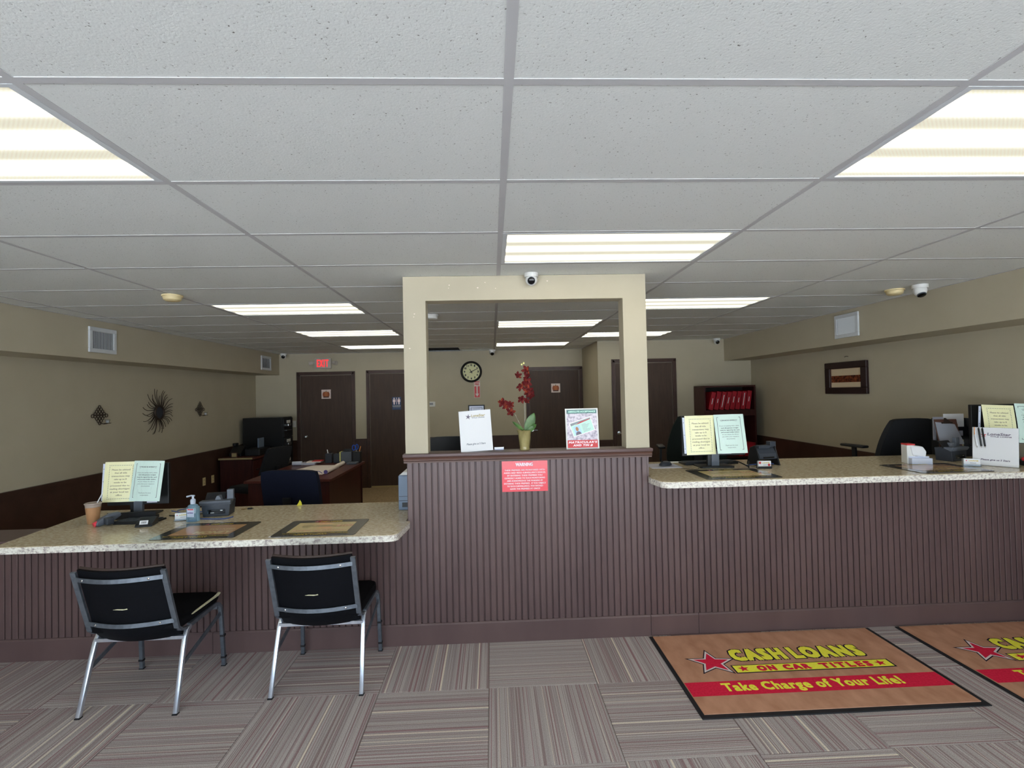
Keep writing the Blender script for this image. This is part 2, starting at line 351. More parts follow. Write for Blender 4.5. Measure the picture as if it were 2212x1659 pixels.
def dup(o, parent=None):
    c = o.copy(); COL.objects.link(c)
    if parent: c.parent = parent
    for ch in [x for x in bpy.data.objects if x.parent == o]: dup(ch, c)
    return c

_tc = {}
def text2d(s, tr=1.0):
    key = (s, tr)
    if key not in _tc:
        cu = bpy.data.curves.new('t', 'FONT'); cu.body = s; cu.size = 1; cu.resolution_u = 2; cu.align_x = 'CENTER'
        cu.fill_mode = 'FRONT'; cu.space_character = tr
        ob = bpy.data.objects.new('t', cu); COL.objects.link(ob)
        bpy.context.view_layer.update()
        me = bpy.data.meshes.new_from_object(ob.evaluated_get(bpy.context.evaluated_depsgraph_get()))
        _tc[key] = ([(v.co.x, v.co.y) for v in me.vertices], [tuple(p.vertices) for p in me.polygons])
        bpy.data.objects.remove(ob); bpy.data.curves.remove(cu); bpy.data.meshes.remove(me)
    return _tc[key]
class Flat:
    """flat print laid out in 2D (a, b), then mapped to a surface"""
    def __init__(s): s.v = []; s.f = []
    def text(s, t, x, y, w, h, shear=0, bold=0, bstep=3, tr=1.0):
        vs, fs = text2d(t, tr)
        if not vs: return s
        x0 = min(v[0] for v in vs); x1 = max(v[0] for v in vs); k = w/(x1-x0); ky = h/0.72
        offs = [(0, 0)]
        if bold: offs = [(dx*bold, dy*bold) for dx in (-1, 0, 1) for dy in (-1, 0, 1)] if bstep == 3 else [(-bold, 0), (bold, 0)]
        for n, (dx, dy) in enumerate(offs):
            o = len(s.v)
            s.v += [((a-(x0+x1)/2)*k+x+b*ky*shear+dx, b*ky+y+dy, n*2e-5) for a, b in vs]; s.f += [tuple(i+o for i in f) for f in fs]
        return s
    def poly(s, pts, z=0):
        o = len(s.v); s.v += [(a, b, z) for a, b in pts]; s.f.append(tuple(range(o, o+len(pts)))); return s
    def rect(s, x0, x1, y0, y1, z=0): return s.poly([(x0, y0), (x1, y0), (x1, y1), (x0, y1)], z)
    def border(s, x0, x1, y0, y1, t, z=0):
        s.rect(x0, x1, y0, y0+t, z); s.rect(x0, x1, y1-t, y1, z); s.rect(x0, x0+t, y0+t, y1-t, z); return s.rect(x1-t, x1, y0+t, y1-t, z)
    def dashes(s, x0, x1, y0, y1, n, m, d, z=0):
        for i in range(n+1):
            for y in (y0, y1): x = x0+(x1-x0)*i/n; s.rect(x-d, x+d, y-d*.8, y+d*.8, z)
        for j in range(1, m):
            for x in (x0, x1): y = y0+(y1-y0)*j/m; s.rect(x-d*.8, x+d*.8, y-d, y+d, z)
        return s
    def star(s, cx, cy, r, q=.4, rot=0, sx=1, z=0):
        P = [(cx+sx*(r if k % 2 == 0 else r*q)*math.sin(rot+k*math.pi/5), cy+(r if k % 2 == 0 else r*q)*math.cos(rot+k*math.pi/5)) for k in range(10)]
        o = len(s.v); s.v += [(cx, cy, z)]+[(a, b, z) for a, b in P]
        s.f += [(o, o+1+(i+1) % 10, o+1+i) for i in range(10)]; return s
    def disc(s, cx, cy, rx, ry=None, n=20, z=0): ry = ry or rx; return s.poly([(cx+rx*math.cos(2*math.pi*k/n), cy+ry*math.sin(2*math.pi*k/n)) for k in range(n)], z)
    def build(s, name, m, parent, fn):
        me = bpy.data.meshes.new(name); me.from_pydata([fn(*p) for p in s.v], [], s.f); me.update()
        me.materials.append(M[m]); o = bpy.data.objects.new(name, me); COL.objects.link(o); o.parent = parent; return o
def XZ(y=0): return lambda a, b, c: (a, y-c-.0004, b)     # print facing -Y
def XY(z=0): return lambda a, b, c: (a, b, z+c+.0004)     # print facing up

# ================================================================ ROOM SHELL
H = 2.44; XL, XR = -4.30, 4.08; SL, SR = -3.88, 3.65; YB, YR = 8.05, 6.68; XJ = 1.62; YF = -3.66
COUNTER_H = 0.815; HIGH = 1.065
# floor: base slab + individually laid 24 inch carpet tiles, quarter turned
fl = sbox('floor', 'backcarpet', XL-.1, XR+.1, YF, YB+.1, -.05, -.006)
T = 0.6096; X0, Y0 = -0.110, 1.600
cmesh = {}
def tile_mesh(key, x0, x1, y0, y1, z0, z1, m, bev):
    if key not in cmesh:
        b = MB().box(x0, x1, y0, y1, z0, z1); o = b.build(key[0], m, bevel=bev, seg=1); cmesh[key] = o.data; bpy.data.objects.remove(o)
    return cmesh[key]
for i in range(-8, 8):
    for j in range(-8, 11):
        xa, xb = max(XL, X0+i*T), min(XR, X0+(i+1)*T); ya, yb = max(YF, Y0+j*T), min(YB, Y0+(j+1)*T)
        if xb-xa < .02 or yb-ya < .02: continue
        if xa > XJ and ya > YR: continue
        al = (i+j) % 2; sd = (i*7+j*3) % 3       # (i+j) even: stripes along X
        back = ya > 2.0
        m = 'tancarpet' if back else CARPET[(1 if al == 0 else 0, sd)]
        me = tile_mesh(('carpet_tile', round(xb-xa, 3), round(yb-ya, 3), al, sd, back), 0.0012, xb-xa-.0012, .0012, yb-ya-.0012, -.006, 0, m, .0015)
        o = bpy.data.objects.new('carpet_tile', me); COL.objects.link(o); o.location = (xa, ya, 0); o.parent = fl

# walls
wl = sbox('wall_left', 'wall', XL-.12, XL, YF, YB+.12, 0, H)
wr = sbox('wall_right', 'wall', XR, XR+.12, YF, YR+.12, 0, H)
wb = sbox('wall_back', 'wall', XL, XJ, YB, YB+.12, 0, H)
wb2 = tag(MB().box(XJ, XR, YR, YR+.12, 0, H).box(XJ, XJ+.12, YR+.12, YB+.12, 0, H).build('wall_back_right', 'wall'), kind='structure')
sbox('trim_1', 'wall', XL, SL, YF, YB, 2.066, H)           # left soffit
sbox('trim_2', 'wall', SR, XR, YF, YR, 2.092, H)           # right soffit
# front storefront wall (behind the camera), open to daylight
wf = MB()
wf.box(XL, XR, YF-.12, YF, 2.34, H); wf.box(XL, XR, YF-.12, YF, 0, .12); wf.box(XL, XL+.25, YF-.12, YF, .12, 2.34); wf.box(XR-.25, XR, YF-.12, YF, .12, 2.34)
tag(wf.build('wall_front', 'wall'), kind='structure')
w1 = struct('window_1', (0, YF-.06, 0))
for x in (-2.4, -.9, .6, 2.1): part('window_mullion', 'alu', w1, lambda b, x=x: b.box(x-.025, x+.025, -.03, .03, .12, 2.34))
sbox('ground_outside', 'concrete', -25, 25, -30, YF-.12, -.08, -.02)
sbox('roof_slab', 'plenum', XL-.12, XR+.12, YF-.12, YB+.12, 2.72, 2.8)
pw = MB()
pw.box(XL-.12, XR+.12, YF-.12, YF-.02, H, 2.72); pw.box(XL-.12, XL-.02, YF, YB+.12, H, 2.72); pw.box(XR+.02, XR+.12, YF, YB+.12, H, 2.72); pw.box(XL, XR, YB+.02, YB+.12, H, 2.72)
tag(pw.build('plenum_wall', 'plenum'), kind='structure')

# ceiling: Empty 'ceiling' > ceiling_tile..., tee...
ce = struct('ceiling')
LIGHTS = [(-2, 0), (1, 0), (0, 2), (-2, 5), (1, 5), (0, 7), (-2, 8), (1, 9), (-2, 11), (0, 11), (-2, -4), (1, -4)]
TW, TL = 1.2192, 0.6096
def yend(x): return YR if x > XJ else YB
for i in range(-4, 3):
    for k in range(-6, 14):
        xa, xb = max(SL, i*TW), min(SR, (i+1)*TW); ya, yb = k*TL, (k+1)*TL
        if (i, k) in LIGHTS: continue
        ye = YB if xb <= XJ+.9 else YR
        yb2 = min(yb, ye)
        if i == 1 and k >= 10 and k <= 13:      # cell row cut by the wall return
            if ya >= YR: 
                xb = XJ
            elif yb > YR: pass
        if yb2-ya < .03 or xb-xa < .03: continue
        if i == 2 and ya >= YR: continue
        if i == -1 and k >= 12: xa = -0.60 if False else xa
        spans = [(xa, xb)]
        if i == -1 and k >= 12: spans = [(-.585, xb)]      # missing half tiles near the back wall
        for (p, q) in spans:
            me = tile_mesh(('ceiling_tile', round(q-p, 3), round(yb2-ya, 3)), .003, q-p-.003, .003, yb2-ya-.003, .0, .015, 'tile', 0)
            o = bpy.data.objects.new('ceiling_tile', me); COL.objects.link(o); o.location = (p, ya, H+.0018); o.parent = ce
# main tees run in depth, cross tees across
tm = {}
def tee(x0, x1, y0, y1, m='tee', z=H):
    key = (round(x1-x0, 3), round(y1-y0, 3), m)
    if key not in tm:
        b = MB().box(0, x1-x0, 0, y1-y0, 0, .003)
        o = b.build('ceiling_tee', m); tm[key] = o.data; bpy.data.objects.remove(o)
    o = bpy.data.objects.new('ceiling_tee', tm[key]); COL.objects.link(o); o.location = (x0, y0, z); o.parent = ce
for i in range(-3, 3):
    x = i*TW; tee(x-.0127, x+.0127, YF, yend(x) if x != 2*TW else YR)
for i in range(-4, 3):
    for k in range(-5, 14):
        xa, xb = max(SL, i*TW), min(SR, (i+1)*TW); y = k*TL
        if i >= 2 and y > YR: continue
        if i == 1 and y > YR: xb = XJ
        if i == -1 and k == 13: tee(xa+.0127, xb-.0127, y-.0127, y+.0127, 'tee_shiny')
        else: tee(xa+.0127, xb-.0127, y-.0127, y+.0127)
tee(-.61, -.585, 12*TL, YB); tee(XL*0-.58, -.03, 12.62*TL-.012, 12.62*TL+.012, 'tee_shiny')
tee(SL, SL+.02, YF, YB); tee(SR-.02, SR, YF, YR); tee(SL, XJ, YB-.02, YB); tee(XJ, SR, YR-.02, YR); tee(XJ-.02, XJ, YR, YB)

# ceiling lights
def make_light(i, k, label):
    cx, cy = (i+.5)*TW, (k+.5)*TL
    t = thing('ceiling_light', (cx, cy, H), label, 'light', group='recessed fluorescent ceiling lights')
    def fr(b):
        w, h = TW/2-.013, TL/2-.013
        for a in ((-w, w, -h, -h+.014), (-w, w, h-.014, h), (-w, -w+.022, -h+.014, h-.014), (w-.022, w, -h+.014, h-.014)): b.box(*a, -.001, .012)
    part('light_frame', 'whitepaint', t, fr)
    part('diffuser', 'diffuser', t, lambda b: b.box(-TW/2+.033, TW/2-.033, -TL/2+.026, TL/2-.026, .005, .009))
    part('light_housing', 'whitepaint', t, lambda b: b.box(-TW/2+.02, TW/2-.02, -TL/2+.02, TL/2-.02, .02, .11))
    return t
LL = {(-2, 0): 'bright ceiling light panel cut by the left edge of the photo', (1, 0): 'bright ceiling light panel cut by the right edge of the photo',
      (0, 2): 'lit ceiling panel right above the small white camera on the beige frame', (-2, 5): 'nearest of the three lit panels left of the beige frame, above the left desks',
      (1, 5): 'large lit ceiling panel just right of the beige frame', (0, 7): 'nearer of the two lit panels in line inside the beige window frame',
      (-2, 8): 'middle of the three lit panels in the row left of the beige frame', (1, 9): 'lit panel partly hidden behind the right post of the beige frame',
      (-2, 11): 'farthest of the three lit panels left of the frame, near the exit sign', (0, 11): 'farther lit panel inside the beige window frame, above the wall clock side',
      (-2, -4): 'lit ceiling panel behind the viewer on the left', (1, -4): 'lit ceiling panel behind the viewer on the right'}
for c in LIGHTS: make_light(*c, LL[c])

# ---------------------------------------------------------------- pony wall, window frame
pony = struct('wall_pony')
PY0, PY1 = 2.145, 2.265
part('wall_core', 'brown', pony, lambda b: b.box(-.635, .995, PY0, PY1, 0, 1.235).box(XL, -.635, PY0, PY1, 0, .749).box(-2.95, -.635, PY0, PY1, .749, .772).box(.995, XR, PY0, PY1, 0, 1.022))
part('opening_surround', 'wall', pony, lambda b: b.prism([(-.64, 1.258), (-.49, 1.258), (-.49, 2.276), (.84, 2.276), (.84, 1.258), (1.0, 1.258), (1.0, H), (-.64, H)], 2.13, 2.25, 'y'), bevel=.002)
part('sill', 'brown', pony, lambda b: b.box(-.655, 1.013, 2.098, 2.28, 1.236, 1.258), bevel=.004, smooth=True)
part('chair_rail', 'brown_dark', pony, lambda b: b.prism([(2.13, 1.196), (2.113, 1.198), (2.113, 1.208), (2.104, 1.214), (2.104, 1.228), (2.10, 1.236), (2.13, 1.236)], -.65, 1.008, 'x'), smooth=True)
def chips(b):
    for x, z in ((-.33, 2.38), (-.09, 2.395), (-.14, 2.36), (-.02, 2.355), (.33, 2.40), (-.565, 2.19), (-.57, 2.17), (-.60, 1.96), (-.335, 2.36)):
        w = .004+rnd.random()*.005; b.prism([(x-w, z), (x, z+w*.5), (x+w*.9, z+w*.2), (x+w*.2, z-w*.8)], 2.1285, 2.1302, 'y')
part('paint_chip', 'paperpink', pony, chips)
part('top_cap', 'brown', pony, lambda b: b.box(XL, -2.951, 2.10, 2.42, .749, .772), bevel=.004)
# individual bead boards
def bead(z0, z1, key):
    p = .0415; w = .0348
    b = MB().prism([(0, 0), (0, -.009), (.003, -.0125), (w-.003, -.0125), (w, -.009), (w, 0)], z0, z1); o = b.build('bead_board', 'brown'); me = o.data; bpy.data.objects.remove(o); return me
bm_mid, bm_low, bm_high = bead(.135, 1.2, 0), bead(.135, .748, 1), bead(.135, 1.022, 2)
p = .0415; n0 = int((XL+.635)/p)
for k in range(n0+1, 113):
    x = -.632+k*p
    if x+.035 > XR: break
    me = bm_low if k < 0 else (bm_mid if x+.035 < 1.0 else bm_high)
    o = bpy.data.objects.new('bead_board', me); COL.objects.link(o); o.location = (x, PY0+.0, 0); o.parent = pony
def board(a, b_, i): part('baseboard_plank', 'brown', pony, lambda b: b.prism([(PY0, 0), (PY0-.024, 0), (PY0-.024, .128), (PY0-.018, .138), (PY0, .14)], a, b_, 'x'), bevel=.001, seg=1)
for n, (a, b_) in enumerate([(XL, -1.9), (-1.898, .975), (.977, 1.30), (1.302, XR)]): board(a, b_, n)

# ---------------------------------------------------------------- wainscots, doors
def rail_x(b, x0, x1, y, s=-1):     # on a wall facing -Y
    b.box(x0, x1, y+s*.014, y, 0, .83); b.box(x0, x1, y+s*.03, y, .845, .885); b.box(x0, x1, y+s*.02, y, .82, .845); b.box(x0, x1, y+s*.024, y, 0, .12)
def rail_y(b, y0, y1, x, s, h=.885):
    b.box(min(x, x+s*.014), max(x, x+s*.014), y0, y1, 0, h-.05); b.box(min(x, x+s*.03), max(x, x+s*.03), y0, y1, h-.04, h); b.box(min(x, x+s*.02), max(x, x+s*.02), y0, y1, h-.07, h-.04); b.box(min(x, x+s*.024), max(x, x+s*.024), y0, y1, 0, .12)
def tr(n, fn): o = MB(); fn(o); tag(o.build('trim_%d' % n, 'frame'), kind='structure')
tr(3, lambda b: rail_y(b, 2.43, YB, XL, 1)); tr(4, lambda b: rail_y(b, 2.27, YR, XR, -1, .915))
tr(5, lambda b: rail_x(b, XL, -3.575, YB)); tr(6, lambda b: rail_x(b, -2.525, -2.335, YB)); tr(7, lambda b: rail_x(b, -1.28, .57, YB))
tr(8, lambda b: rail_x(b, XJ, 1.828, YR)); tr(9, lambda b: rail_x(b, 2.868, XR, YR)); tr(10, lambda b: rail_y(b, YR, YB, XJ, -1))
tr(11, lambda b: rail_y(b, YF, 2.12, XL, 1)); tr(12, lambda b: rail_y(b, YF, 2.12, XR, -1))
tr(13, lambda b: None) if False else None
def door(n, x0, x1, y, top, knob=None, lever=None):
    d = struct('door_%d' % n, ((x0+x1)/2, y, 0)); w = (x1-x0)/2
    def fr(b):
        for s in (-1, 1):
            a = sorted((s*w, s*(w-.06))); b.box(*a, -.022, 0, 0, top); a = sorted((s*(w-.018), s*(w-.048))); b.box(*a, -.032, -.022, 0, top-.018)
        b.box(-w+.06, w-.06, -.022, 0, top-.06, top); b.box(-w+.018, w-.018, -.032, -.022, top-.048, top-.018)
    part('door_frame', 'frame', d, fr)
    part('door_leaf', 'door', d, lambda b: b.box(-w+.066, w-.066, -.008, 0, .03, top-.066))
    part('door_sweep', 'tan', d, lambda b: b.box(-w+.066, w-.066, -.012, -.001, 0, .028))  # lit gap under the door, its light painted as a tan strip
    if knob is not None:
        part('door_knob', 'chrome', d, lambda b: b.lathe([(.028, 0), (.028, .006), (.011, .008), (.011, .03), (.024, .038), (.028, .05), (.022, .062), (.001, .066)], 16, Matrix.Translation((knob-(x0+x1)/2, -.008, .945)) @ Matrix.Rotation(R(90), 4, 'X')), smooth=True)
    if lever is not None:
        lx = lever-(x0+x1)/2
        part('door_handle', 'chrome', d, lambda b: b.lathe([(.03, 0), (.03, .008), (.012, .01), (.012, .04), (.001, .042)], 16, Matrix.Translation((lx, -.008, .985)) @ Matrix.Rotation(R(90), 4, 'X')).tube([(lx, -.045, .985), (lx+.04, -.05, .98), (lx+.12, -.048, .985)], .008), smooth=True)
    return d
door(1, -3.57, -2.53, YB, 2.11, knob=-3.41); door(2, -2.33, -1.29, YB, 2.12); door(3, .57, 1.613, YB, 2.12); door(4, 1.833, 2.863, YR, 2.148, lever=1.93)

# ================================================================ COUNTERS
def counter(name, pts, ztop, label, bev=.004):
    c = thing(name, (0, 0, 0), label, 'counter')
    part('worktop', 'granite', c, lambda b: b.prism(pts, ztop-.004, ztop))
    part('worktop_edge', 'granite_edge', c, lambda b: b.prism(pts, ztop-.042, ztop-.0042), bevel=.001, seg=1)
    return c
def arc(cx, cy, r, a0, a1, n=6): return [(cx+r*math.cos(R(a0+(a1-a0)*k/n)), cy+r*math.sin(R(a0+(a1-a0)*k/n))) for k in range(n+1)]
counter('low_counter', [(-3.10, 2.76), (-2.985, 1.812)]+arc(-2.97, 1.826, .02, 200, 270, 3)[1:]+arc(-.70, 1.866, .06, -90, -20)+[(-.618, 2.10), (-.618, 2.131), (-.645, 2.131), (-.645, 2.76)], COUNTER_H, 'low speckled beige laminate counter on the left with the two metal chairs in front')
counter('high_counter', [(1.006, 2.80), (1.006, 2.131), (.985, 2.131), (.985, 2.08)]+arc(1.075, 1.975, .075, 190, 270)+[(XR-.01, 1.90), (XR-.01, 2.80)], HIGH, 'high speckled beige laminate counter running off the right side')

# ================================================================ PHOTO-SIDE CHAIRS
def stack_chair(x, y, label, torn):
    t = thing('metal_chair', (x, y, 0), label, 'chair', group='black and silver chairs at the low counter')
    for s in (-1, 1):
        lg = MB().tube([(s*.247, 0, .004), (s*.24, .07, .24), (s*.236, .105, .345), (s*.234, .125, .375), (s*.232, .16, .395)], 0, flat=(.022, .022)).build('leg', 'metal', t, bevel=.003, smooth=True)
        lf = MB().tube([(s*.247, .485, .004), (s*.242, .468, .30), (s*.24, .46, .37), (s*.236, .44, .395), (s*.234, .41, .40)], 0, flat=(.022, .022)).build('leg', 'metal_dull', t, bevel=.003, smooth=True)
        for z in (.055, .19):
            MB().box(s*.247-.0125, s*.247+.0125, .485-.0125-.055*z, .485+.0125-.055*z, z-.006, z+.006).build('stacking_ring', 'rubber', lf)
        part('foot_cap', 'rubber', lg, lambda b: b.box(s*.247-.013, s*.247+.013, -.013, .013, 0, .005))
        part('foot_cap', 'rubber', lf, lambda b: b.box(s*.247-.013, s*.247+.013, .472, .498, 0, .005))
        part('side_rail', 'metal_dull', t, lambda b: b.tube([(s*.232, .15, .397), (s*.234, .42, .404)], 0, flat=(.02, .022)))
        part('side_stretcher', 'metal_dull', t, lambda b: b.tube([(s*.241, .065, .22), (s*.243, .466, .335)], 0, flat=(.008, .022)))
        bs = part('back_frame', 'metal_dull', t, lambda b: b.tube([(s*.226, .155, .385), (s*.226, .085, .405), (s*.226, .055, .43), (s*.226, -.0, .60), (s*.226, -.055, .775)], 0, flat=(.026, .014)), smooth=False)
    part('rear_stretcher', 'metal', t, lambda b: b.tube([(-.236, .105, .355), (.236, .105, .355)], 0, flat=(.018, .018)))
    part('front_stretcher', 'metal_dull', t, lambda b: b.tube([(-.236, .44, .375), (.236, .44, .375)], 0, flat=(.018, .018)))
    def bar(z, yo):
        pts = [(-.222+.444*k/12, yo-.055*math.sin(math.pi*k/12), z) for k in range(13)]
        o = part('back_rail', 'metal_dull', t, lambda b: b.tube(pts, 0, flat=(.006, .022)))
        for xx in (-.165, .165):
            yy = yo-.055*math.sin(math.pi*(xx+.222)/.444)
            part('screw', 'chrome', o, lambda b, xx=xx, yy=yy: b.lathe([(.006, 0), (.005, .002), (.001, .003)], 10, Matrix.Translation((xx, yy-.004, z)) @ Matrix.Rotation(R(90), 4, 'X')), smooth=True)
    bar(.738, -.052); bar(.475, .035)
    # curved back pad
    def pad(u, v):
        z = .36+.425*v; yy = (.075-.135*(v)) - .055*math.sin(math.pi*u)+.012; 
        if v < .12: yy += .03*(1-v/.12)
        return (-.214+.428*u, yy, z)
    bk = MB().grid(pad, 14, 10, .028).build('backrest', 'chairback', t, smooth=True)
    part('back_edge', 'edge_brown', bk, lambda b: b.tube([(-.214+.428*k/14, -.048-.055*math.sin(math.pi*k/14)+.024, .788) for k in range(15)], .008), smooth=True)
    part('tear', 'foam', bk, lambda b: b.prism([(-.02, 0), (.0, .003), (.035, .0015), (.05, .0045), (.053, .0), (.03, -.003)], -.0075, -.0045, 'y', Matrix.Translation((-.02, -.033, .57))))
    def seat(b):
        n = 10
        P = [(-.235, .06), (-.2, .045), (.2, .045), (.235, .06), (.24, .42), (.225, .475), (.18, .495), (-.18, .495), (-.225, .475), (-.24, .42)]
        b.prism(P, .412, .455)
    st = MB(); seat(st); st.build('seat', 'blackfab', t, bevel=.014, seg=3, smooth=True)
    if torn:
        part('torn_foam', 'foam', t, lambda b: b.prism([(.16, .448), (.20, .457), (.30, .459), (.38, .4575), (.42, .461), (.455, .467), (.465, .455), (.44, .443), (.38, .446), (.27, .444)], .232, .2425, 'x'), label=None) if False else tag(part('torn_foam', 'foam', t, lambda b: b.prism([(.17, .449), (.22, .454), (.32, .4555), (.40, .4555), (.43, .459), (.455, .463), (.465, .454), (.44, .446), (.38, .4475), (.27, .4475)], .232, .2425, 'x')), 'cream foam showing through a split seat edge')
    return t
stack_chair(-2.0, 1.49, 'black chair with silver legs farther left, seat edge split open showing pale foam', True)
stack_chair(-1.06, 1.592, 'black chair with silver legs nearer the middle of the room, seat edge whole', False)

# ================================================================ FLOOR MATS
def floor_mat(x, label):
    t = thing('floor_mat', (x, 1.24, 0), label, 'mat', group='tan logo floor mats')
    w, d = 1.50, .86; tk = 1.28
    part('mat_base', 'rubber', t, lambda b: b.box(0, w, 0, d, 0.0005, .007), bevel=.002, seg=1)
    part('mat_pile', 'mattan', t, lambda b: b.box(.022, w-.03, .03, d-.012, .007, .011))
    z = .0112
    Flat().rect(.024, w-.032, .175, .305).build('red_band', 'matred', t, XY(z))
    f = Flat().text('Take Charge of Your Life!', .72, .212, 1.0, .074, bold=.0035, tr=1.12); f.build('lettering', 'matyellow', t, XY(z+.0004))
    for wd, xx, ww in (('CASH', .578, .316), ('LOANS', 1.008, .424)): Flat().text(wd, xx, .515, ww, .12, bold=.016, tr=tk).build('lettering_shadow', 'matnavy', t, XY(z))
    for wd, xx, ww in (('CASH', .578, .316), ('LOANS', 1.008, .424)): Flat().text(wd, xx, .515, ww, .12, bold=.0095, tr=tk).build('lettering', 'matyellow', t, XY(z+.0006))
    Flat().rect(.36, 1.31, .375, .462).build('caption_shadow', 'matnavy', t, XY(z))
    Flat().rect(.368, 1.30, .383, .456, .0).build('caption_band', 'matyellow', t, XY(z+.0004))
    for wd, xx, ww in (('ON', .555, .10), ('CAR', .735, .15), ('TITLES', 1.03, .30)): Flat().text(wd, xx, .394, ww, .05, bold=.0045, tr=1.3).build('lettering', 'matred', t, XY(z+.001))
    for q in (.42, 1.24): Flat().star(q, .42, .033, .42).build('small_star', 'matred', t, XY(z+.001))
    sx = 1.35
    Flat().star(.27, .50, .152, .42, R(4), sx=1.05).build('star_shadow', 'matnavy', t, XY(z+.0004))
    Flat().star(.27, .50, .134, .42, R(4), sx=1.05).build('star_outline', 'matwhite', t, XY(z+.0008))
    Flat().star(.27, .50, .105, .42, R(4), sx=1.05).build('star', 'matred', t, XY(z+.0012))
    return t
floor_mat(.953, 'tan floor mat seen whole, with red star and yellow car title loan lettering')
floor_mat(2.64, 'tan floor mat cut off by the right edge of the photo')

# ================================================================ SIGNS
def sheet(t, name, m, x0, x1, z0, z1, y=0, th=.002): return part(name, m, t, lambda b: b.box(x0, x1, y, y+th, z0, z1))
t = thing('warning_sign', (.15, 2.1300, 1.09), 'red warning notice with white capitals on the brown panelling', 'sign')
sheet(t, 'plate', 'red', -.153, .153, -.102, .102)
f = Flat().text('WARNING', -.003, .068, .114, .022, bold=.0012)
for k, (s, w) in enumerate([('THESE PREMISES ARE MONITORED WITH', .27), ('AUDIO AND VIDEO SURVEILLANCE DEVICES.', .28), ('BY ENTERING THESE PREMISES YOU', .235), ('EXPRESSLY AGREE TO SUCH MONITORING', .27), ('AND ACKNOWLEDGE THIS WARNING BY', .24), ('ENTERING THESE PREMISES.  IF YOU OBJECT', .28), ('TO SUCH SURVEILLANCE, YOU SHOULD', .24), ('LEAVE THE PREMISES AT ONCE!', .2)]):
    f.text(s, 0, .036-.0178*k, w, .0108, bold=.0005, bstep=2)
f.build('lettering', 'signwhite', t, XZ())
t.location.y = 2.1305

def lean(t, ang): t.rotation_euler.x = R(ang)
t = thing('sign_holder', (-.166, 2.16, 1.2585), 'white paper in a clear slanted stand at the left of the brown ledge', 'sign')
t.rotation_euler = (R(-8), R(-3.2), 0)
part('acrylic_stand', 'clear', t, lambda b: b.box(-.109, .109, .0035, .005, 0, .281).box(-.109, .109, .005, .012, .002, .004))
sheet(t, 'paper', 'paper', -.108, .108, .003, .279, 0, .0015)
def qr_face(t, sc=1, y0=0, ink='grey_ink'):
    Flat().text('LoneStar', .022*sc, y0+.236*sc, .092*sc, .017*sc, shear=.15, bold=.0006).build('lettering', 'matolive' if ink == 'grey_ink' else ink, t, XZ())
    Flat().text('TITLE LOANS', .022*sc, y0+.226*sc, .086*sc, .0065*sc, bold=.0005).build('lettering', ink, t, XZ())
    Flat().star(-.045*sc, y0+.238*sc, .02*sc, .35, R(10)).build('star', 'ink_purple', t, XZ())
    Flat().text('Please give us 5 Stars', -.004*sc, y0+.048*sc, .126*sc, .0125*sc, shear=.2, bold=.0005).build('lettering', ink, t, XZ())
qr_face(t)
t = thing('flyer_stand', (.552, 2.16, 1.2585), 'framed flyer with green heading, printed card and red footer on the brown ledge', 'sign')
t.rotation_euler = (R(-7), 0, 0)
part('frame', 'white', t, lambda b: b.box(-.113, .113, .003, .008, 0, .276))
sheet(t, 'paper', 'lilac', -.103, .103, .008, .267, .0015)
Flat().rect(-.103, .103, .241, .267).build('heading_band', 'teal', t, XZ(.0015))
Flat().text('ABSOLUTE ACCEPTANCE', 0, .249, .186, .0105, shear=.2, bold=.0008).build('lettering', 'idgreen', t, XZ(.001))
Flat().rect(-.103, .103, .008, .060).build('footer_band', 'redpaper', t, XZ(.0015))
Flat().text("MATRICULAR'S", 0, .039, .19, .013, shear=.25, bold=.0011, tr=1.2).build('lettering', 'signwhite', t, XZ(.001))
Flat().text('AND TIN #', 0, .019, .13, .013, shear=.25, bold=.0011, tr=1.2).build('lettering', 'signwhite', t, XZ(.001))
A = R(17); ca, sa = math.cos(A), math.sin(A)
def rotp(dx=0, dz=.15, y=.001):
    return lambda a, b, c: (dx+a*ca-b*sa, y-c-.0004, dz+a*sa+b*ca)
Flat().rect(-.079, .079, -.05, .05).build('card', 'signwhite', t, rotp())
Flat().rect(-.074, .074, -.045, .045).build('card_field', 'idgreen', t, rotp(y=.0006))
Flat().rect(-.06, -.015, -.043, .018).build('portrait_field', 'idblue', t, rotp(y=.0002))
Flat().disc(-.038, -.004, .010, .015).build('portrait_head', 'skin', t, rotp(y=-.0006))
Flat().poly([(-.058, -.043), (-.053, -.028), (-.045, -.022), (-.032, -.022), (-.022, -.03), (-.018, -.043)]).build('portrait_suit', 'ink_purple', t, rotp(y=-.0002))
Flat().poly([(-.072, .043), (-.072, .026), (-.03, .03), (.03, .036), (.072, .036), (.072, .043)]).build('card_heading', 'grey_ink', t, rotp(y=.0001))
Flat().poly([(-.045, .024), (0, .028), (.07, .033), (.07, .036), (0, .036)]).build('card_stripe', 'redpaper', t, rotp(y=-.0001))
f = Flat()
for k in range(7): f.rect(0, .03+.008*((k*3) % 4), .012-.008*k, .0145-.008*k)
f.build('card_print', 'grey_ink', t, rotp(y=.0001))

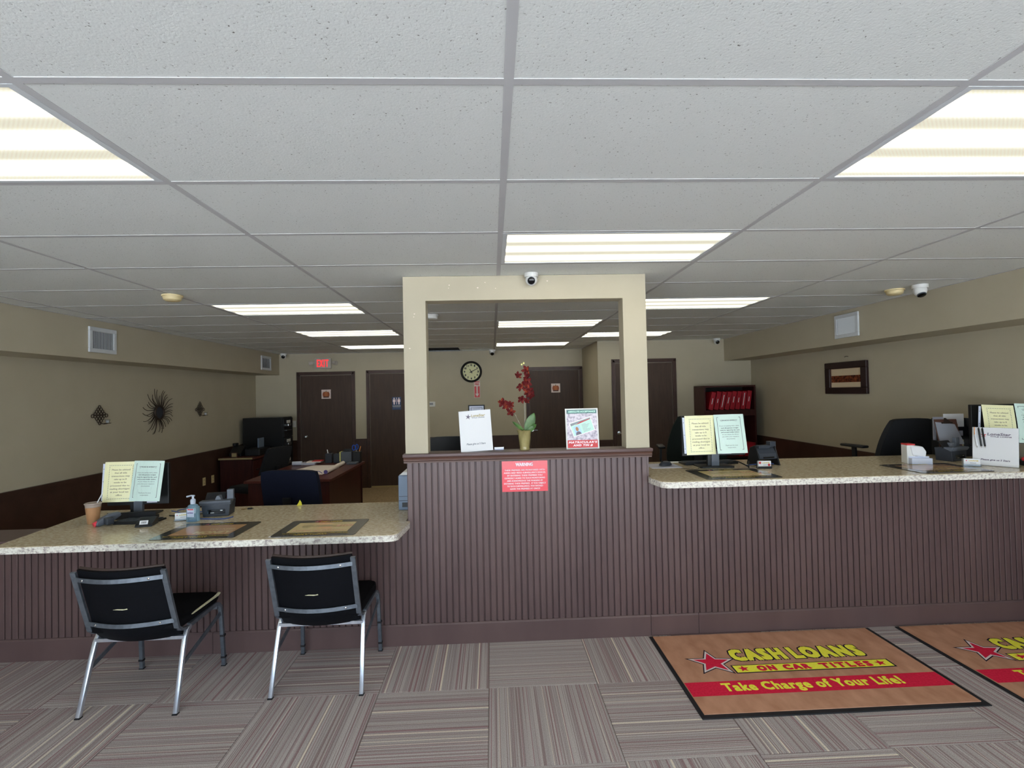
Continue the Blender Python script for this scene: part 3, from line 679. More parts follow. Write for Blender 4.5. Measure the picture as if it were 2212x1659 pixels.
# orchid
t = thing('potted_orchid', (.157, 2.19, 1.2585), 'artificial rust red orchid in an olive glazed pot on the ledge', 'plant')
part('pot', 'terracotta', t, lambda b: b.lathe([(.034, 0), (.036, .004), (.033, .018), (.035, .03), (.042, .10), (.048, .128), (.054, .134), (.05, .136), (.044, .128), (.001, .118)], 32), smooth=True)
st = part('stem', 'stem', t, lambda b: b.tube([(0, 0, .11), (.004, 0, .22), (.004, 0, .36), (-.002, -.005, .48), (-.006, -.005, .575)], .0032, 8), smooth=True)
part('stake', 'stem', t, lambda b: b.tube([(.008, .004, .11), (.009, .004, .48)], .0035, 8))
part('stem', 'stem', t, lambda b: b.tube([(-.012, 0, .11), (-.022, 0, .16), (-.06, -.01, .24), (-.09, -.01, .29), (-.14, -.012, .325), (-.165, -.012, .335)], .0022, 8), smooth=True)
def leafm(b, p, d, L, w, up_):
    P = []
    n = 8
    for k in range(n+1):
        u = k/n; c = Vector(p)+Vector(d)*L*u+Vector((0, 0, up_*math.sin(u*math.pi*.6))); hw = w*math.sin(math.pi*min(1, u*.93+.07))**.7
        side = Vector(d).cross(Vector((0, 1, 0))).normalized()
        P += [tuple(c+side*hw), tuple(c+Vector((0, -.006, 0))), tuple(c-side*hw)]
    b.add(P, [(3*k+j, 3*k+j+1, 3*k+4+j, 3*k+3+j) for k in range(n) for j in (0, 1)])
part('leaf', 'leaf', t, lambda b: leafm(b, (.012, -.01, .12), Vector((.38, -.1, .9)).normalized(), .145, .032, .0), smooth=True, fix=False)
part('leaf', 'leaf', t, lambda b: leafm(b, (.012, -.02, .12), Vector((.75, -.2, .6)).normalized(), .09, .018, .0), smooth=True, fix=False)
part('leaf', 'leaf', t, lambda b: leafm(b, (-.002, -.01, .13), Vector((-.72, 0, .6)).normalized(), .105, .012, .0), smooth=True, fix=False)
def flower(b, c, r, seed):
    q = random.Random(seed); ax = Matrix.Rotation(q.uniform(-.7, .7), 3, 'Z') @ Matrix.Rotation(q.uniform(-.6, .6), 3, 'X'); a0 = q.uniform(0, 2)
    for k in range(5):
        a = a0+2*math.pi*k/5; d = Vector((math.cos(a), 0, math.sin(a))); s = Vector((-math.sin(a), 0, math.cos(a)))
        P = []
        for (u, w, y) in ((.05, .08, 0), (.35, .30, -.2), (.75, .36, -.1), (1.12, .06, .2)):
            for sg, yy in ((-1, 0), (0, -.10), (1, 0)): P.append(tuple(Vector(c)+ax @ ((d*u+s*w*sg+Vector((0, y+yy, 0)))*r)))
        b.add(P, [(3*i+j, 3*i+j+1, 3*i+4+j, 3*i+3+j) for i in range(3) for j in (0, 1)])
    b.sphere(Vector(c)+ax @ Vector((0, -.12*r, -.05*r)), r*.2, 8, 6)
for n, (x, y, z, r) in enumerate([(.016, -.025, .545, .030), (-.034, -.015, .51, .026), (.024, -.02, .505, .028), (.022, -.02, .46, .036), (-.02, -.02, .43, .03), (.03, -.02, .405, .036), (.048, -.02, .375, .032), (-.015, -.015, .345, .028), (.02, -.015, .335, .022), (-.145, -.02, .325, .032), (-.118, -.02, .302, .03), (-.09, -.015, .312, .024), (-.09, -.015, .262, .03)]):
    part('flower', 'petal', t, lambda b: flower(b, (x, y, z), r, n), smooth=True, fix=False)
for p in ((-.009, -.005, .583), (.005, -.005, .592), (-.170, -.012, .335)): part('bud', 'bud', t, lambda b: b.sphere(p, .0065, 10, 8, (1, 1, 1.2)))
part('pebble', 'paper', t, lambda b: b.sphere((.055, -.01, .132), .008, 8, 6))
part('wire', 'grey_ink', t, lambda b: b.tube([(.05, -.01, .13), (.075, -.01, .134), (.09, -.01, .133)], .0015, 6))
t = thing('paper_tray', (-.02, 2.235, 1.2585), 'small pale tray edge behind the white sign on the ledge', 'tray')
part('tray', 'label', t, lambda b: b.box(-.03, .035, -.012, .012, 0, .006).box(-.03, .035, -.012, -.009, .006, .02).box(.032, .035, -.009, .012, .006, .02), bevel=.001, seg=1)

# ================================================================ MONITOR STATIONS
for k_ in ('yellow', 'green'):
    m = M[k_]; b = m.node_tree.nodes['Principled BSDF']; b.inputs['Coat Weight'].default_value = .9; b.inputs['Coat Roughness'].default_value = .06
    t_ = N(m, 'ShaderNodeTexCoord'); n_ = N(m, 'ShaderNodeTexNoise'); n_.inputs['Scale'].default_value = 16; n_.inputs['Detail'].default_value = 2; n_.inputs['Distortion'].default_value = 1.5
    mp_ = N(m, 'ShaderNodeMapping'); mp_.inputs['Rotation'].default_value = (0, .7, 0); mp_.inputs['Scale'].default_value = (1, 1, .45)
    Lk(m, t_.outputs['Object'], mp_.inputs[0]); Lk(m, mp_.outputs[0], n_.inputs['Vector'])
    bp_ = N(m, 'ShaderNodeBump'); bp_.inputs['Strength'].default_value = .8; bp_.inputs['Distance'].default_value = .02
    Lk(m, n_.outputs['Fac'], bp_.inputs['Height']); Lk(m, bp_.outputs[0], b.inputs['Coat Normal'])
def notice(loc, rz, roll, kind, label, bow=.0, curl=0, tilt=0):
    """laminated letter-size notice hanging from the top of a monitor; origin top-left corner"""
    W_, H_ = .2165, .285
    t = thing('notice_sheet', loc, label, 'notice'); t.rotation_euler = (R(tilt), R(roll), rz)
    def wf(a, b): # a 0..W, b -H..0
        v = -b/H_
        return bow*math.sin(math.pi*a/W_) - curl*math.sin(v*1.4)
    g = MB().grid(lambda u, v: (u*W_, wf(u*W_, (v-1)*H_), (v-1)*H_), 8, 10)
    g.build('page', 'yellow' if kind == 'y' else 'green', t, smooth=True, fix=False)
    mp = lambda a, b, c: (a, wf(a, b)-c-.0006, b)
    if kind == 'y':
        Flat().dashes(.034, .190, -.262, -.026, 13, 19, .0024).build('dashed_border', 'ink_dark', t, mp)
        f = Flat()
        for k, (s, w) in enumerate([('Please be advised', .122), ('that all title', .082), ('transactions may', .122), ('take up to 8', .084), ('weeks to be', .084), ('processed due to', .126), ('mailing shortages', .13), ('at your local tax', .122), ('office.', .044)]):
            f.text(s, .112, -.062-.0225*k, w, .0115, bold=.0004, bstep=2)
        f.build('lettering', 'ink', t, mp)
    else:
        Flat().border(.02, .192, -.26, -.02, .0028).build('border', 'ink_dark', t, mp)
        f = Flat().text('****PLEASE BE ADVISED****', .106, -.048, .125, .008, bold=.0005, bstep=2).rect(.046, .166, -.0505, -.049)
        for k, (s, w) in enumerate([('If you are paying with a debit', .14), ('card, all payment receipts', .125), ('must be signed by the card', .138), ('and account holder before', .13), ('we can release the title to', .12), ('you unless your request is', .12), ('documented.', .062), ('', 0), ('', 0), ('Thank you for your', .09), ('cooperation.', .06)]):
            if s: f.text(s, .106, -.088-.0158*k, w, .0078, bold=.0005 if 1 <= k <= 3 else 0, bstep=2)
        f.build('lettering', 'ink_dark', t, mp)
    return t
def binder_strip(t_, h=.27):
    s = part('punched_strip', 'sleeve', t_, lambda b: b.box(-.016, .0, .002, .003, -h-.004, -.012))
    Flat().disc(-.009, -.05, .003).disc(-.009, -.14, .003).disc(-.009, -.24, .003).build('punch_hole', 'ink_purple', s, XZ(.0018))
def monitor(loc, rz, label, w=.50, h=.30, z0=.09, stand='greyplastic'):
    t = thing('monitor', loc, label, 'monitor', rz)
    part('screen_housing', 'black', t, lambda b: b.box(-w/2, w/2, -.012, .016, z0, z0+h).box(-w/2+.06, w/2-.06, -.03, -.012, z0+.05, z0+h-.05), bevel=.004)
    part('screen', 'black_gloss', t, lambda b: b.box(-w/2+.012, w/2-.012, .016, .018, z0+.016, z0+h-.012))
    part('stand', stand, t, lambda b: b.box(-.024, .034, -.026, .004, .01, z0+.10), bevel=.003)
    part('stand', 'black', t, lambda b: b.box(-.05, -.024, -.02, .01, .01, z0+.06), bevel=.003)
    part('base', 'black', t, lambda b: b.prism([(-.11, -.075), (.12, -.075), (.13, -.06), (.12, .09), (-.12, .09), (-.125, -.06)], 0, .012), bevel=.003)
    part('rating_label', 'label', t, lambda b: b.box(.06, .13, -.0125, -.0118, z0+.012, z0+.034))
    return t
# low counter station
monitor((-2.662, 2.575, COUNTER_H), R(4), 'flat monitor turned away, on the low left counter with two notices on its back', z0=.075, w=.42)
n1 = notice((-2.855, 2.515, 1.213), R(4), 0.5, 'y', 'yellow notice hanging on the monitor of the low left counter', bow=-.004, curl=.012, tilt=-5); binder_strip(n1)
notice((-2.643, 2.505, 1.219), R(-2), 1.5, 'g', 'mint green notice hanging on the monitor of the low left counter', bow=-.006, curl=.0, tilt=-10)
# high counter station
monitor((1.585, 2.47, HIGH), R(-2), 'flat monitor turned away at the left end of the high counter, showing a grey stand', z0=.085, w=.47)
n2 = notice((1.348, 2.405, 1.452), R(0), -.5, 'y', 'yellow notice in a shiny sleeve at the left end of the high counter', bow=-.003, tilt=-5); binder_strip(n2)
notice((1.562, 2.40, 1.456), R(-3), -.6, 'g', 'mint green notice in a shiny sleeve at the left end of the high counter', bow=-.004, tilt=-12)
monitor((3.79, 2.42, HIGH), R(-6), 'flat monitor at the far right of the high counter, partly outside the photo', z0=.12, w=.46)
n3 = notice((3.555, 2.345, 1.488), R(-8), 3, 'y', 'yellow notice curling off the monitor at the far right', bow=.0, curl=.045, tilt=0); binder_strip(n3)
notice((3.77, 2.31, 1.493), R(-8), 3, 'g', 'mint green notice curling off the monitor at the far right', bow=.0, curl=.05)

def keyboard(loc, rz, label, w=.42):
    t = thing('keyboard', loc, label, 'keyboard', rz)
    part('keyboard_body', 'black', t, lambda b: b.prism([(-.07, 0), (.07, 0), (.07, .022), (-.07, .012)], -w/2, w/2, 'x'), bevel=.003)
    def keys(b):
        for r in range(5):
            for c in range(20): x = -w/2+.014+c*(w-.028)/20; y = -.056+r*.023; z = .0125+r*.0016; b.box(x, x+(w-.028)/20-.003, y, y+.019, z, z+.006)
    tag(part('keys', 'charcoal', t, keys), kind='stuff')
    return t
keyboard((-2.50, 2.345, COUNTER_H), R(178), 'black keyboard lying in front of the low counter monitor', .27)
keyboard((1.62, 2.65, HIGH), R(182), 'black keyboard behind the monitor stand at the left end of the high counter')
t = thing('computer_mouse', (1.255, 2.57, HIGH+.003), 'black mouse on a pale grey pad beside the brown wall end', 'mouse', R(-70))
part('mouse_body', 'charcoal', t, lambda b: b.lathe([(.001, 0), (.7, 0), (1, .12), (.98, .3), (.78, .72), (.4, .95), (.001, 1)], 20, Matrix.Diagonal((.032, .056, .036, 1))), smooth=True)
part('scroll_wheel', 'rubber', t, lambda b: b.tube([(-.004, -.03, .034), (.004, -.03, .034)], .007, 10))
t = thing('mouse_pad', (1.23, 2.57, HIGH), 'pale grey mouse pad at the left end of the high counter', 'mouse pad')
part('pad', 'label', t, lambda b: b.box(-.11, .12, -.10, .12, 0, .003), bevel=.001, seg=1)
t = thing('sheet_of_paper', (1.47, 2.765, HIGH), 'blank white sheet lying behind the keyboard on the high counter', 'paper')
part('sheet', 'paper', t, lambda b: b.box(-.11, .12, -.03, .03, 0, .001))

def desk_phone(loc, rz, label):
    t = thing('desk_scanner', loc, label, 'scanner', rz)
    part('side_panel', 'black', t, lambda b: b.prism([(-.075, 0), (.085, 0), (.07, .05), (.045, .13), (-.01, .15), (-.03, .13)], -.085, -.075, 'x').prism([(-.075, 0), (.085, 0), (.07, .05), (.045, .13), (-.01, .15), (-.03, .13)], .075, .085, 'x'), bevel=.002, seg=1)
    part('body', 'charcoal', t, lambda b: b.prism([(-.055, .05), (.06, .02), (.04, .11), (-.015, .13), (-.045, .09)], -.074, .074, 'x'), bevel=.004)
    part('top_tray', 'charcoal', t, lambda b: b.box(-.06, .035, -.03, .01, .125, .150), bevel=.003)
    part('card_slot', 'charcoal', t, lambda b: b.box(.045, .095, -.02, .03, .13, .175), bevel=.004)
    part('slot_mouth', 'black_gloss', t, lambda b: b.box(-.045, .045, -.058, -.05, .056, .066))
    return t
desk_phone((1.985, 2.50, HIGH), R(10), 'dark desk telephone on a raised stand, left end of the high counter')
o = bpy.data.objects['desk_scanner']; o.name = 'desk_phone'; o['category'] = 'phone'

def check_reader(loc, rz, label, sc=1):
    t = thing('check_scanner', loc, label, 'scanner', rz); t.scale = (sc, sc, sc)
    part('body', 'charcoal', t, lambda b: b.prism([(-.085, .0), (.085, .0), (.095, .105), (-.10, .105)], -.03, .09, 'y'), bevel=.004)
    part('front_lip', 'greyplastic', t, lambda b: b.prism([(-.045, .10), (-.03, .08), (.02, .10), (.02, .112), (-.04, .112)], -.105, .10, 'x'), bevel=.002, seg=1)
    part('paper_slot', 'black_gloss', t, lambda b: b.box(-.055, .06, -.034, -.029, .02, .05), bevel=.001, seg=1)
    part('guide', 'black', t, lambda b: b.prism([(.02, .10), (.03, .10), (.075, .155), (.065, .155)], -.09, .04, 'x'), bevel=.001, seg=1)
    part('guide', 'greyplastic', t, lambda b: b.prism([(-.02, .105), (.03, .105), (.012, .14), (-.004, .14)], .0, .05, 'y'), bevel=.001, seg=1)
    part('exit_tray', 'greyplastic', t, lambda b: b.box(.055, .10, .02, .05, .105, .18), bevel=.004)
    part('led', 'chrome', t, lambda b: b.box(.03, .045, -.0355, -.034, .04, .045).box(-.035, -.01, -.0355, -.034, .026, .03))
    return t
check_reader((-2.045, 2.47, COUNTER_H), R(9), 'dark grey check scanner beside the pump bottle on the low counter')
check_reader((3.43, 2.44, HIGH), R(18), 'dark blue check scanner at the right end of the high counter, under a clipboard', .95)

t = thing('sanitizer_bottle', (-2.125, 2.312, COUNTER_H), 'clear pump bottle of hand gel on the low counter', 'bottle', R(-6))
part('bottle', 'gel', t, lambda b: b.prism([(-.036, -.02), (-.026, -.026), (.026, -.026), (.036, -.02), (.036, .02), (.026, .026), (-.026, .026), (-.036, .02)], 0, .10).lathe([(.034, .099), (.03, .112), (.013, .12), (.013, .128), (.001, .128)], 20), bevel=.003, smooth=True)
part('pump', 'frost', t, lambda b: b.lathe([(.016, .12), (.017, .145), (.013, .152), (.007, .155), (.007, .172), (.001, .172)], 16).tube([(.012, 0, .175), (-.012, 0, .176), (-.045, 0, .168)], .0055, 8), smooth=True)
bl = sheet(t, 'bottle_label', 'frost', -.024, .026, .035, .092, -.0275, .0008)
Flat().text('sanitizer', 0, .06, .042, .009, bold=.0005).build('lettering', 'purple', t, XZ(-.0277))
Flat().rect(-.02, .022, .083, .09).build('label_band', 'redpaper', t, XZ(-.0277))

t = thing('iced_coffee_cup', (-2.815, 2.345, COUNTER_H), 'plastic cup of milky iced coffee with a straw', 'cup')
cp = part('cup', 'coffee', t, lambda b: b.lathe([(.031, 0), (.033, .006), (.044, .112), (.001, .113)], 28), smooth=True)
part('cup_rim', 'cupplastic', t, lambda b: b.lathe([(.044, .1132), (.046, .13), (.001, .131)], 28), smooth=True)
part('lid', 'cupplastic', t, lambda b: b.lathe([(.047, .1312), (.05, .134), (.05, .139), (.045, .142), (.040, .137), (.001, .138)], 28), smooth=True)
part('straw', 'paper', t, lambda b: b.tube([(.02, .01, .138), (.05, .02, .205)], .0032, 8))

t = thing('barcode_scanner', (-2.715, 2.24, COUNTER_H), 'grey handheld scanner with a red tip on the low counter', 'scanner', R(-32))
part('body', 'greyplastic', t, lambda b: b.prism([(-.01, .008), (.012, .0), (.09, .02), (.14, .05), (.13, .075), (.08, .075), (.03, .055), (-.005, .03)], -.022, .022, 'x'), bevel=.008, seg=3, smooth=True)
part('tip', 'red', t, lambda b: b.tube([(0, -.016, .014), (0, .006, .022)], .016, 14), smooth=True)
part('handle', 'charcoal', t, lambda b: b.box(.022, .07, .03, .075, .01, .055), bevel=.006)

t = thing('card_terminal', (-2.385, 2.225, COUNTER_H), 'black payment terminal with a white barcode sticker', 'terminal', R(12))
part('body', 'black', t, lambda b: b.prism([(-.04, .002), (-.035, .0), (.07, .0), (.07, .045), (.05, .05), (-.03, .018)], -.05, .05, 'x'), bevel=.004)
lb = MB().box(-.025, .024, -.0205, -.0195, .0, .026); o = lb.build('sticker', 'paper', t); o.location = (0, -.012, .008); o.rotation_euler = (R(-25), 0, 0)
f = Flat()
for k in range(9): f.rect(-.015+k*.0035, -.015+k*.0035+.0012+.001*(k % 2), .006, .020)
f.build('barcode', 'black', o, XZ(-.0207))
t = thing('document_tray', (-2.63, 2.43, COUNTER_H), 'black open tray under the low counter monitor', 'tray', R(3))
part('tray', 'black', t, lambda b: b.box(-.15, .17, -.0, .012, 0, .05).box(-.15, .17, .012, .05, 0, .02), bevel=.003)

def card_holder(loc, rz, label, m='clear', logo=True, dark=False):
    t = thing('card_holder', loc, label, 'card holder', rz)
    part('stand', m, t, lambda b: b.box(-.05, .05, -.014, .02, 0, .004).box(-.05, .05, .012, .015, .004, .05).box(-.05, .05, -.014, -.012, .004, .016), bevel=.001, seg=1)
    c = part('card_stack', 'paper', t, lambda b: b.box(-.044, .044, -.010, .010, .006, .054))
    f = Flat().text('LOANS', .008, .038, .05, .006, bold=.0007); f.build('lettering', 'matyel', t, XZ(-.0102))
    Flat().star(-.03, .041, .006).build('star', 'redpaper', t, XZ(-.0102))
    Flat().rect(-.012, .022, .024, .0275).build('caption', 'grey_ink', t, XZ(-.0102))
    if dark:
        Flat().disc(-.034, .042, .009).disc(.03, .026, .009).build('red_flower', 'redpaper', t, XZ(-.0104)); Flat().rect(-.04, .04, .01, .016).build('yellow_band', 'matyel', t, XZ(-.0102))
    return t
card_holder((-2.215, 2.345, COUNTER_H), R(14), 'clear holder of white business cards beside the pump bottle')
card_holder((1.895, 2.33, HIGH), R(-4), 'black holder of red and yellow printed cards beside the telephone', 'black', dark=True)
card_holder((3.285, 2.16, HIGH), R(-30), 'clear holder of business cards in front of the far right sign')

def counter_mat(loc, label, tint, rz=0):
    t = thing('counter_mat', loc, label, 'mat', rz, group='printed counter mats')
    w, d = .252, .192
    pts = arc(w-.02, -d+.02, .02, -90, 0, 3)+arc(w-.02, d-.02, .02, 0, 90, 3)+arc(-w+.02, d-.02, .02, 90, 180, 3)+arc(-w+.02, -d+.02, .02, 180, 270, 3)
    part('mat_pad', 'matgrey', t, lambda b: b.prism(pts, 0, .0035))
    Flat().rect(-.185, .185, -.115, .125).build('insert', tint, t, XY(.0035))
    for a_ in (('CASH LOANS', .01, .14, .14, .02, 0, .002), ('You keep driving your vehicle while you pay', 0, -.143, .40, .014, 0, .0008), ('APPLY TODAY', -.02, -.172, .2, .016, 0, .0012)): Flat().text(*a_).build('lettering', 'matyel', t, XY(.0035))
    Flat().star(-.085, .15, .018).build('star', 'matpink', t, XY(.0035))
    if tint != 'mattan2':
        Flat().disc(-.10, .03, .04, .028).disc(0, .035, .055, .03).build('oval_print', 'matolive', t, XY(.0037))
        Flat().text('$100', .13, .01, .10, .05, bold=.003).build('lettering', 'matink', t, XY(.0038)); Flat().text('REFER A FRIEND', .0, -.085, .32, .025, bold=.001).build('lettering', 'matink', t, XY(.0038))
        Flat().rect(-.16, -.02, .095, .1).rect(.02, .16, .095, .1).build('print_line', 'matolive', t, XY(.0037))
    else:
        Flat().text('MONEY', .06, -.09, .22, .06, bold=.003).build('lettering', 'matcream', t, XY(.0037)); Flat().text('YOU NEED', .08, .0, .16, .03, bold=.001).build('lettering', 'matcream', t, XY(.0037))
    return t
counter_mat((-1.878, 2.045, COUNTER_H), 'dark bordered printed mat in front of the pump bottle on the low counter', 'mattan2')
counter_mat((-1.155, 2.025, COUNTER_H), 'dark bordered printed mat nearest the brown wall on the low counter', 'matcream')
counter_mat((1.56, 2.133, HIGH), 'dark bordered printed mat at the left end of the high counter', 'matcream')
mt = counter_mat((2.992, 2.137, HIGH), 'dark bordered printed mat at the right end of the high counter', 'mattan2')
t = thing('paper_slip', (-1.385, 1.853, COUNTER_H), 'white paper corner poking from under the mat nearest the brown wall', 'paper', R(-8))
part('slip', 'paper', t, lambda b: b.box(-.03, .05, -.02, .03, 0, .0006))

# cables
def cable(name, pts, m, label, r=.0036):
    from mathutils import geometry as g_
    P = [Vector(p) for p in pts]; Q = []
    P2 = [P[0]]+P+[P[-1]]
    for i in range(len(P)-1):
        for k in range(8):
            u = k/8; a, b, c, d = P2[i:i+4]; Q.append(.5*((2*b)+(-a+c)*u+(2*a-5*b+4*c-d)*u*u+(-a+3*b-3*c+d)*u**3))
    Q.append(P[-1])
    o = MB().tube(Q, r, 6).build(name, m, smooth=True); return tag(o, label, 'cable')
z = COUNTER_H+.004
cable('blue_cable', [(-2.42, 2.56, z+.02), (-2.33, 2.52, z+.01), (-2.26, 2.40, z), (-2.19, 2.40, z), (-2.08, 2.36, z), (-1.94, 2.345, z), (-1.9, 2.40, z)], 'cable_blue', 'thin blue cable winding over the low counter to the check scanner')
cable('blue_cable', [(-2.44, 2.66, z), (-2.36, 2.66, z+.012), (-2.28, 2.60, z), (-2.2, 2.60, z)], 'cable_blue', 'short blue cable curled right behind the low counter monitor')
cable('black_cable', [(-2.40, 2.50, z), (-2.30, 2.45, z+.008), (-2.22, 2.52, z), (-2.13, 2.55, z)], 'black', 'black cable looping between monitor and scanner on the low counter', .004)
z = HIGH+.004
cable('blue_cable', [(1.83, 2.46, z+.002), (1.90, 2.42, z+.015), (1.98, 2.41, z+.02), (2.02, 2.43, z+.01)], 'cable_blue', 'blue cable running to the desk telephone')
cable('black_cable', [(1.75, 2.58, z+.002), (1.77, 2.50, z+.03), (1.81, 2.40, z+.003), (1.80, 2.37, z+.003), (1.84, 2.44, z+.035)], 'black', 'black cable bunched between the monitor base and the telephone', .0045)
cable('black_cable', [(1.32, 2.42, z-.001), (1.38, 2.36, z-.001), (1.43, 2.37, z-.001), (1.44, 2.40, z)], 'black', 'thin black wire near the mouse pad', .0016)

t = thing('key_bunch', (-1.935, 2.66, COUNTER_H), 'small bunch of keys behind the check scanner on the low counter', 'keys')
part('key', 'brass', t, lambda b: b.box(-.03, -.01, -.01, .012, 0, .004).box(-.01, .012, -.003, .003, 0, .004), bevel=.001, seg=1)
part('key', 'chrome', t, lambda b: b.box(.012, .034, -.012, .01, 0, .008).box(.03, .055, .0, .008, 0, .004), bevel=.001, seg=1)
part('fob', 'black', t, lambda b: b.box(.02, .05, -.02, -.004, 0, .012), bevel=.003)
t = thing('yellow_tag', (-1.565, 2.735, COUNTER_H), 'small bright yellow plastic piece at the rear edge of the low counter', 'tag')
part('tag_body', 'yellowp', t, lambda b: b.prism([(-.02, 0), (.02, 0), (.016, .022), (.004, .042), (-.006, .02)], -.004, .004, 'y'), bevel=.001, seg=1)
t = thing('desktop_computer', (-.668, 2.60, COUNTER_H), 'blue grey computer tower behind the end of the brown wall', 'computer')
part('case', 'bluegrey', t, lambda b: b.box(-.085, .055, -.14, .12, 0, .25), bevel=.006)
part('top_cover', 'white', t, lambda b: b.prism([(-.08, .2505), (.05, .2505), (.05, .275), (-.05, .275)], -.135, .115, 'y'), bevel=.005)
part('drive_slot', 'charcoal', t, lambda b: b.box(-.08, .05, -.1412, -.14, .098, .101).box(-.08, .05, -.1412, -.14, .066, .070))
part('vent_grille', 'black', t, lambda b: b.box(-.058, .02, -.1415, -.14, .022, .055))

# high counter, right end
t = thing('tissue_box', (3.06, 2.375, HIGH), 'small white box with red top and crumpled tissue on the high counter', 'box', R(-12))
part('box', 'white', t, lambda b: b.box(-.07, -.015, -.035, .04, 0, .135), bevel=.003)
part('box_lid', 'redpaper', t, lambda b: b.box(-.071, -.014, -.036, .041, .1355, .146), bevel=.002, seg=1)
part('tissue', 'paper', t, lambda b: b.prism([(-.05, .13), (-.035, .06), (.05, .05), (.056, .09), (.035, .125), (0, .132)], -.045, .0, 'y'), bevel=.01, smooth=True)
part('card_tray', 'sleeve', t, lambda b: b.box(-.06, .075, -.075, -.036, 0, .045).box(-.06, .075, -.036, -.03, 0, .055), bevel=.003)
t = thing('clipboard', (3.55, 2.585, HIGH+.10), 'clipboard holding grey ruled paper, leaning behind the dark blue scanner', 'clipboard', R(-8))
t.rotation_euler = (R(-14), 0, R(-8)); t.location.z = HIGH+.035
t.scale = (.8, 1, .88)
part('board', 'brown_dark', t, lambda b: b.box(-.11, .10, 0, .004, .0, .31), bevel=.002, seg=1)
part('sheet', 'grey_ink', t, lambda b: b.prism([(-.10, .08), (.115, .08), (.118, .10), (.07, .262), (-.105, .285)], -.004, -.001, 'y'))
part('clip', 'iron', t, lambda b: b.box(-.05, .05, -.012, 0, .268, .282).prism([(-.03, .28), (.04, .28), (-.005, .32), (-.02, .32)], -.010, -.004, 'y'), bevel=.002, seg=1)
t = thing('desk_organizer', (3.70, 2.72, HIGH), 'black stepped file organizer holding pale papers behind the right sign', 'organizer', R(-10))
part('organizer_body', 'black', t, lambda b: b.box(-.13, .10, .06, .07, 0, .30).box(-.13, .10, -.07, -.06, 0, .08).box(-.13, .10, -.03, -.022, 0, .16).box(-.13, .10, .01, .018, 0, .23).box(-.135, -.13, -.07, .07, 0, .12).box(.10, .105, -.07, .07, 0, .3), bevel=.001, seg=1)
for (y, z0, z1, x0, x1, m) in ((-.045, .02, .13, -.11, .03, 'matolive'), (-.01, .05, .20, -.12, .05, 'label'), (.035, .08, .335, -.06, .09, 'paper'), (.05, .1, .31, -.13, -.02, 'label')):
    part('filed_paper', m, t, lambda b: b.box(x0, x1, y, y+.006, z0, z1))
part('index_card', 'matcream', t, lambda b: b.box(-.13, -.03, -.078, -.074, .20, .26))
t = thing('sign_holder', (3.43, 2.135, HIGH), 'white paper in a clear stand with pens clipped on, far right of the high counter', 'sign', R(-48))
t.rotation_euler = (R(-6), 0, R(-58))
t.rotation_mode = 'XYZ'
part('acrylic_stand', 'clear', t, lambda b: b.box(-.122, .122, .0035, .005, 0, .27).box(-.122, .122, .005, .012, .002, .004))
sheet(t, 'paper', 'paper', -.12, .12, .003, .268, 0, .0015)
for a_ in (('LoneStar', .02, .214, .12, .018, .15, .0008), ('TITLE LOANS', .03, .202, .11, .007, 0, .0006), ('Please give us 5 Stars', 0, .038, .15, .011, .2, .0006)): Flat().text(*a_).build('lettering', 'ink_purple', t, XZ())
Flat().star(-.06, .215, .018, .35).build('star', 'redpaper', t, XZ())
def pen(px, m, label, cap=None):
    q = thing('pen', (3.43, 2.135, HIGH), label, 'pen'); q.rotation_euler = t.rotation_euler
    part('barrel', m, q, lambda b: b.tube([(px-.003, -.008, .262), (px+.012, -.008, .135)], .0052, 10), smooth=True)
    part('tip', 'chrome', q, lambda b: b.tube([(px+.012, -.008, .135), (px+.0135, -.008, .122)], .004, 10, r2=.001), smooth=True)
    part('clip', cap or m, q, lambda b: b.box(px-.002, px+.002, -.0155, -.0135, .215, .268))
pen(-.105, 'paper', 'white pen clipped at the outer left of the right hand sign', 'orange'); pen(-.082, 'black', 'black pen next to the white one on the right hand sign'); pen(-.062, 'black_gloss', 'black pen farthest from the white one on the right hand sign')
t = thing('candy_dish', (3.665, 2.14, HIGH), 'small dark dish with red and white sweets at the right photo edge', 'dish')
part('dish', 'black', t, lambda b: b.lathe([(.035, 0), (.045, .01), (.058, .035), (.053, .035), (.042, .014), (.001, .012)], 20), smooth=True)
part('sweet', 'redpaper', t, lambda b: b.sphere((-.015, -.01, .045), .022, 10, 8, (1.3, 1, .8)))
part('sweet', 'paper', t, lambda b: b.sphere((.02, -.02, .036), .02, 10, 8, (1.2, 1, .8)))

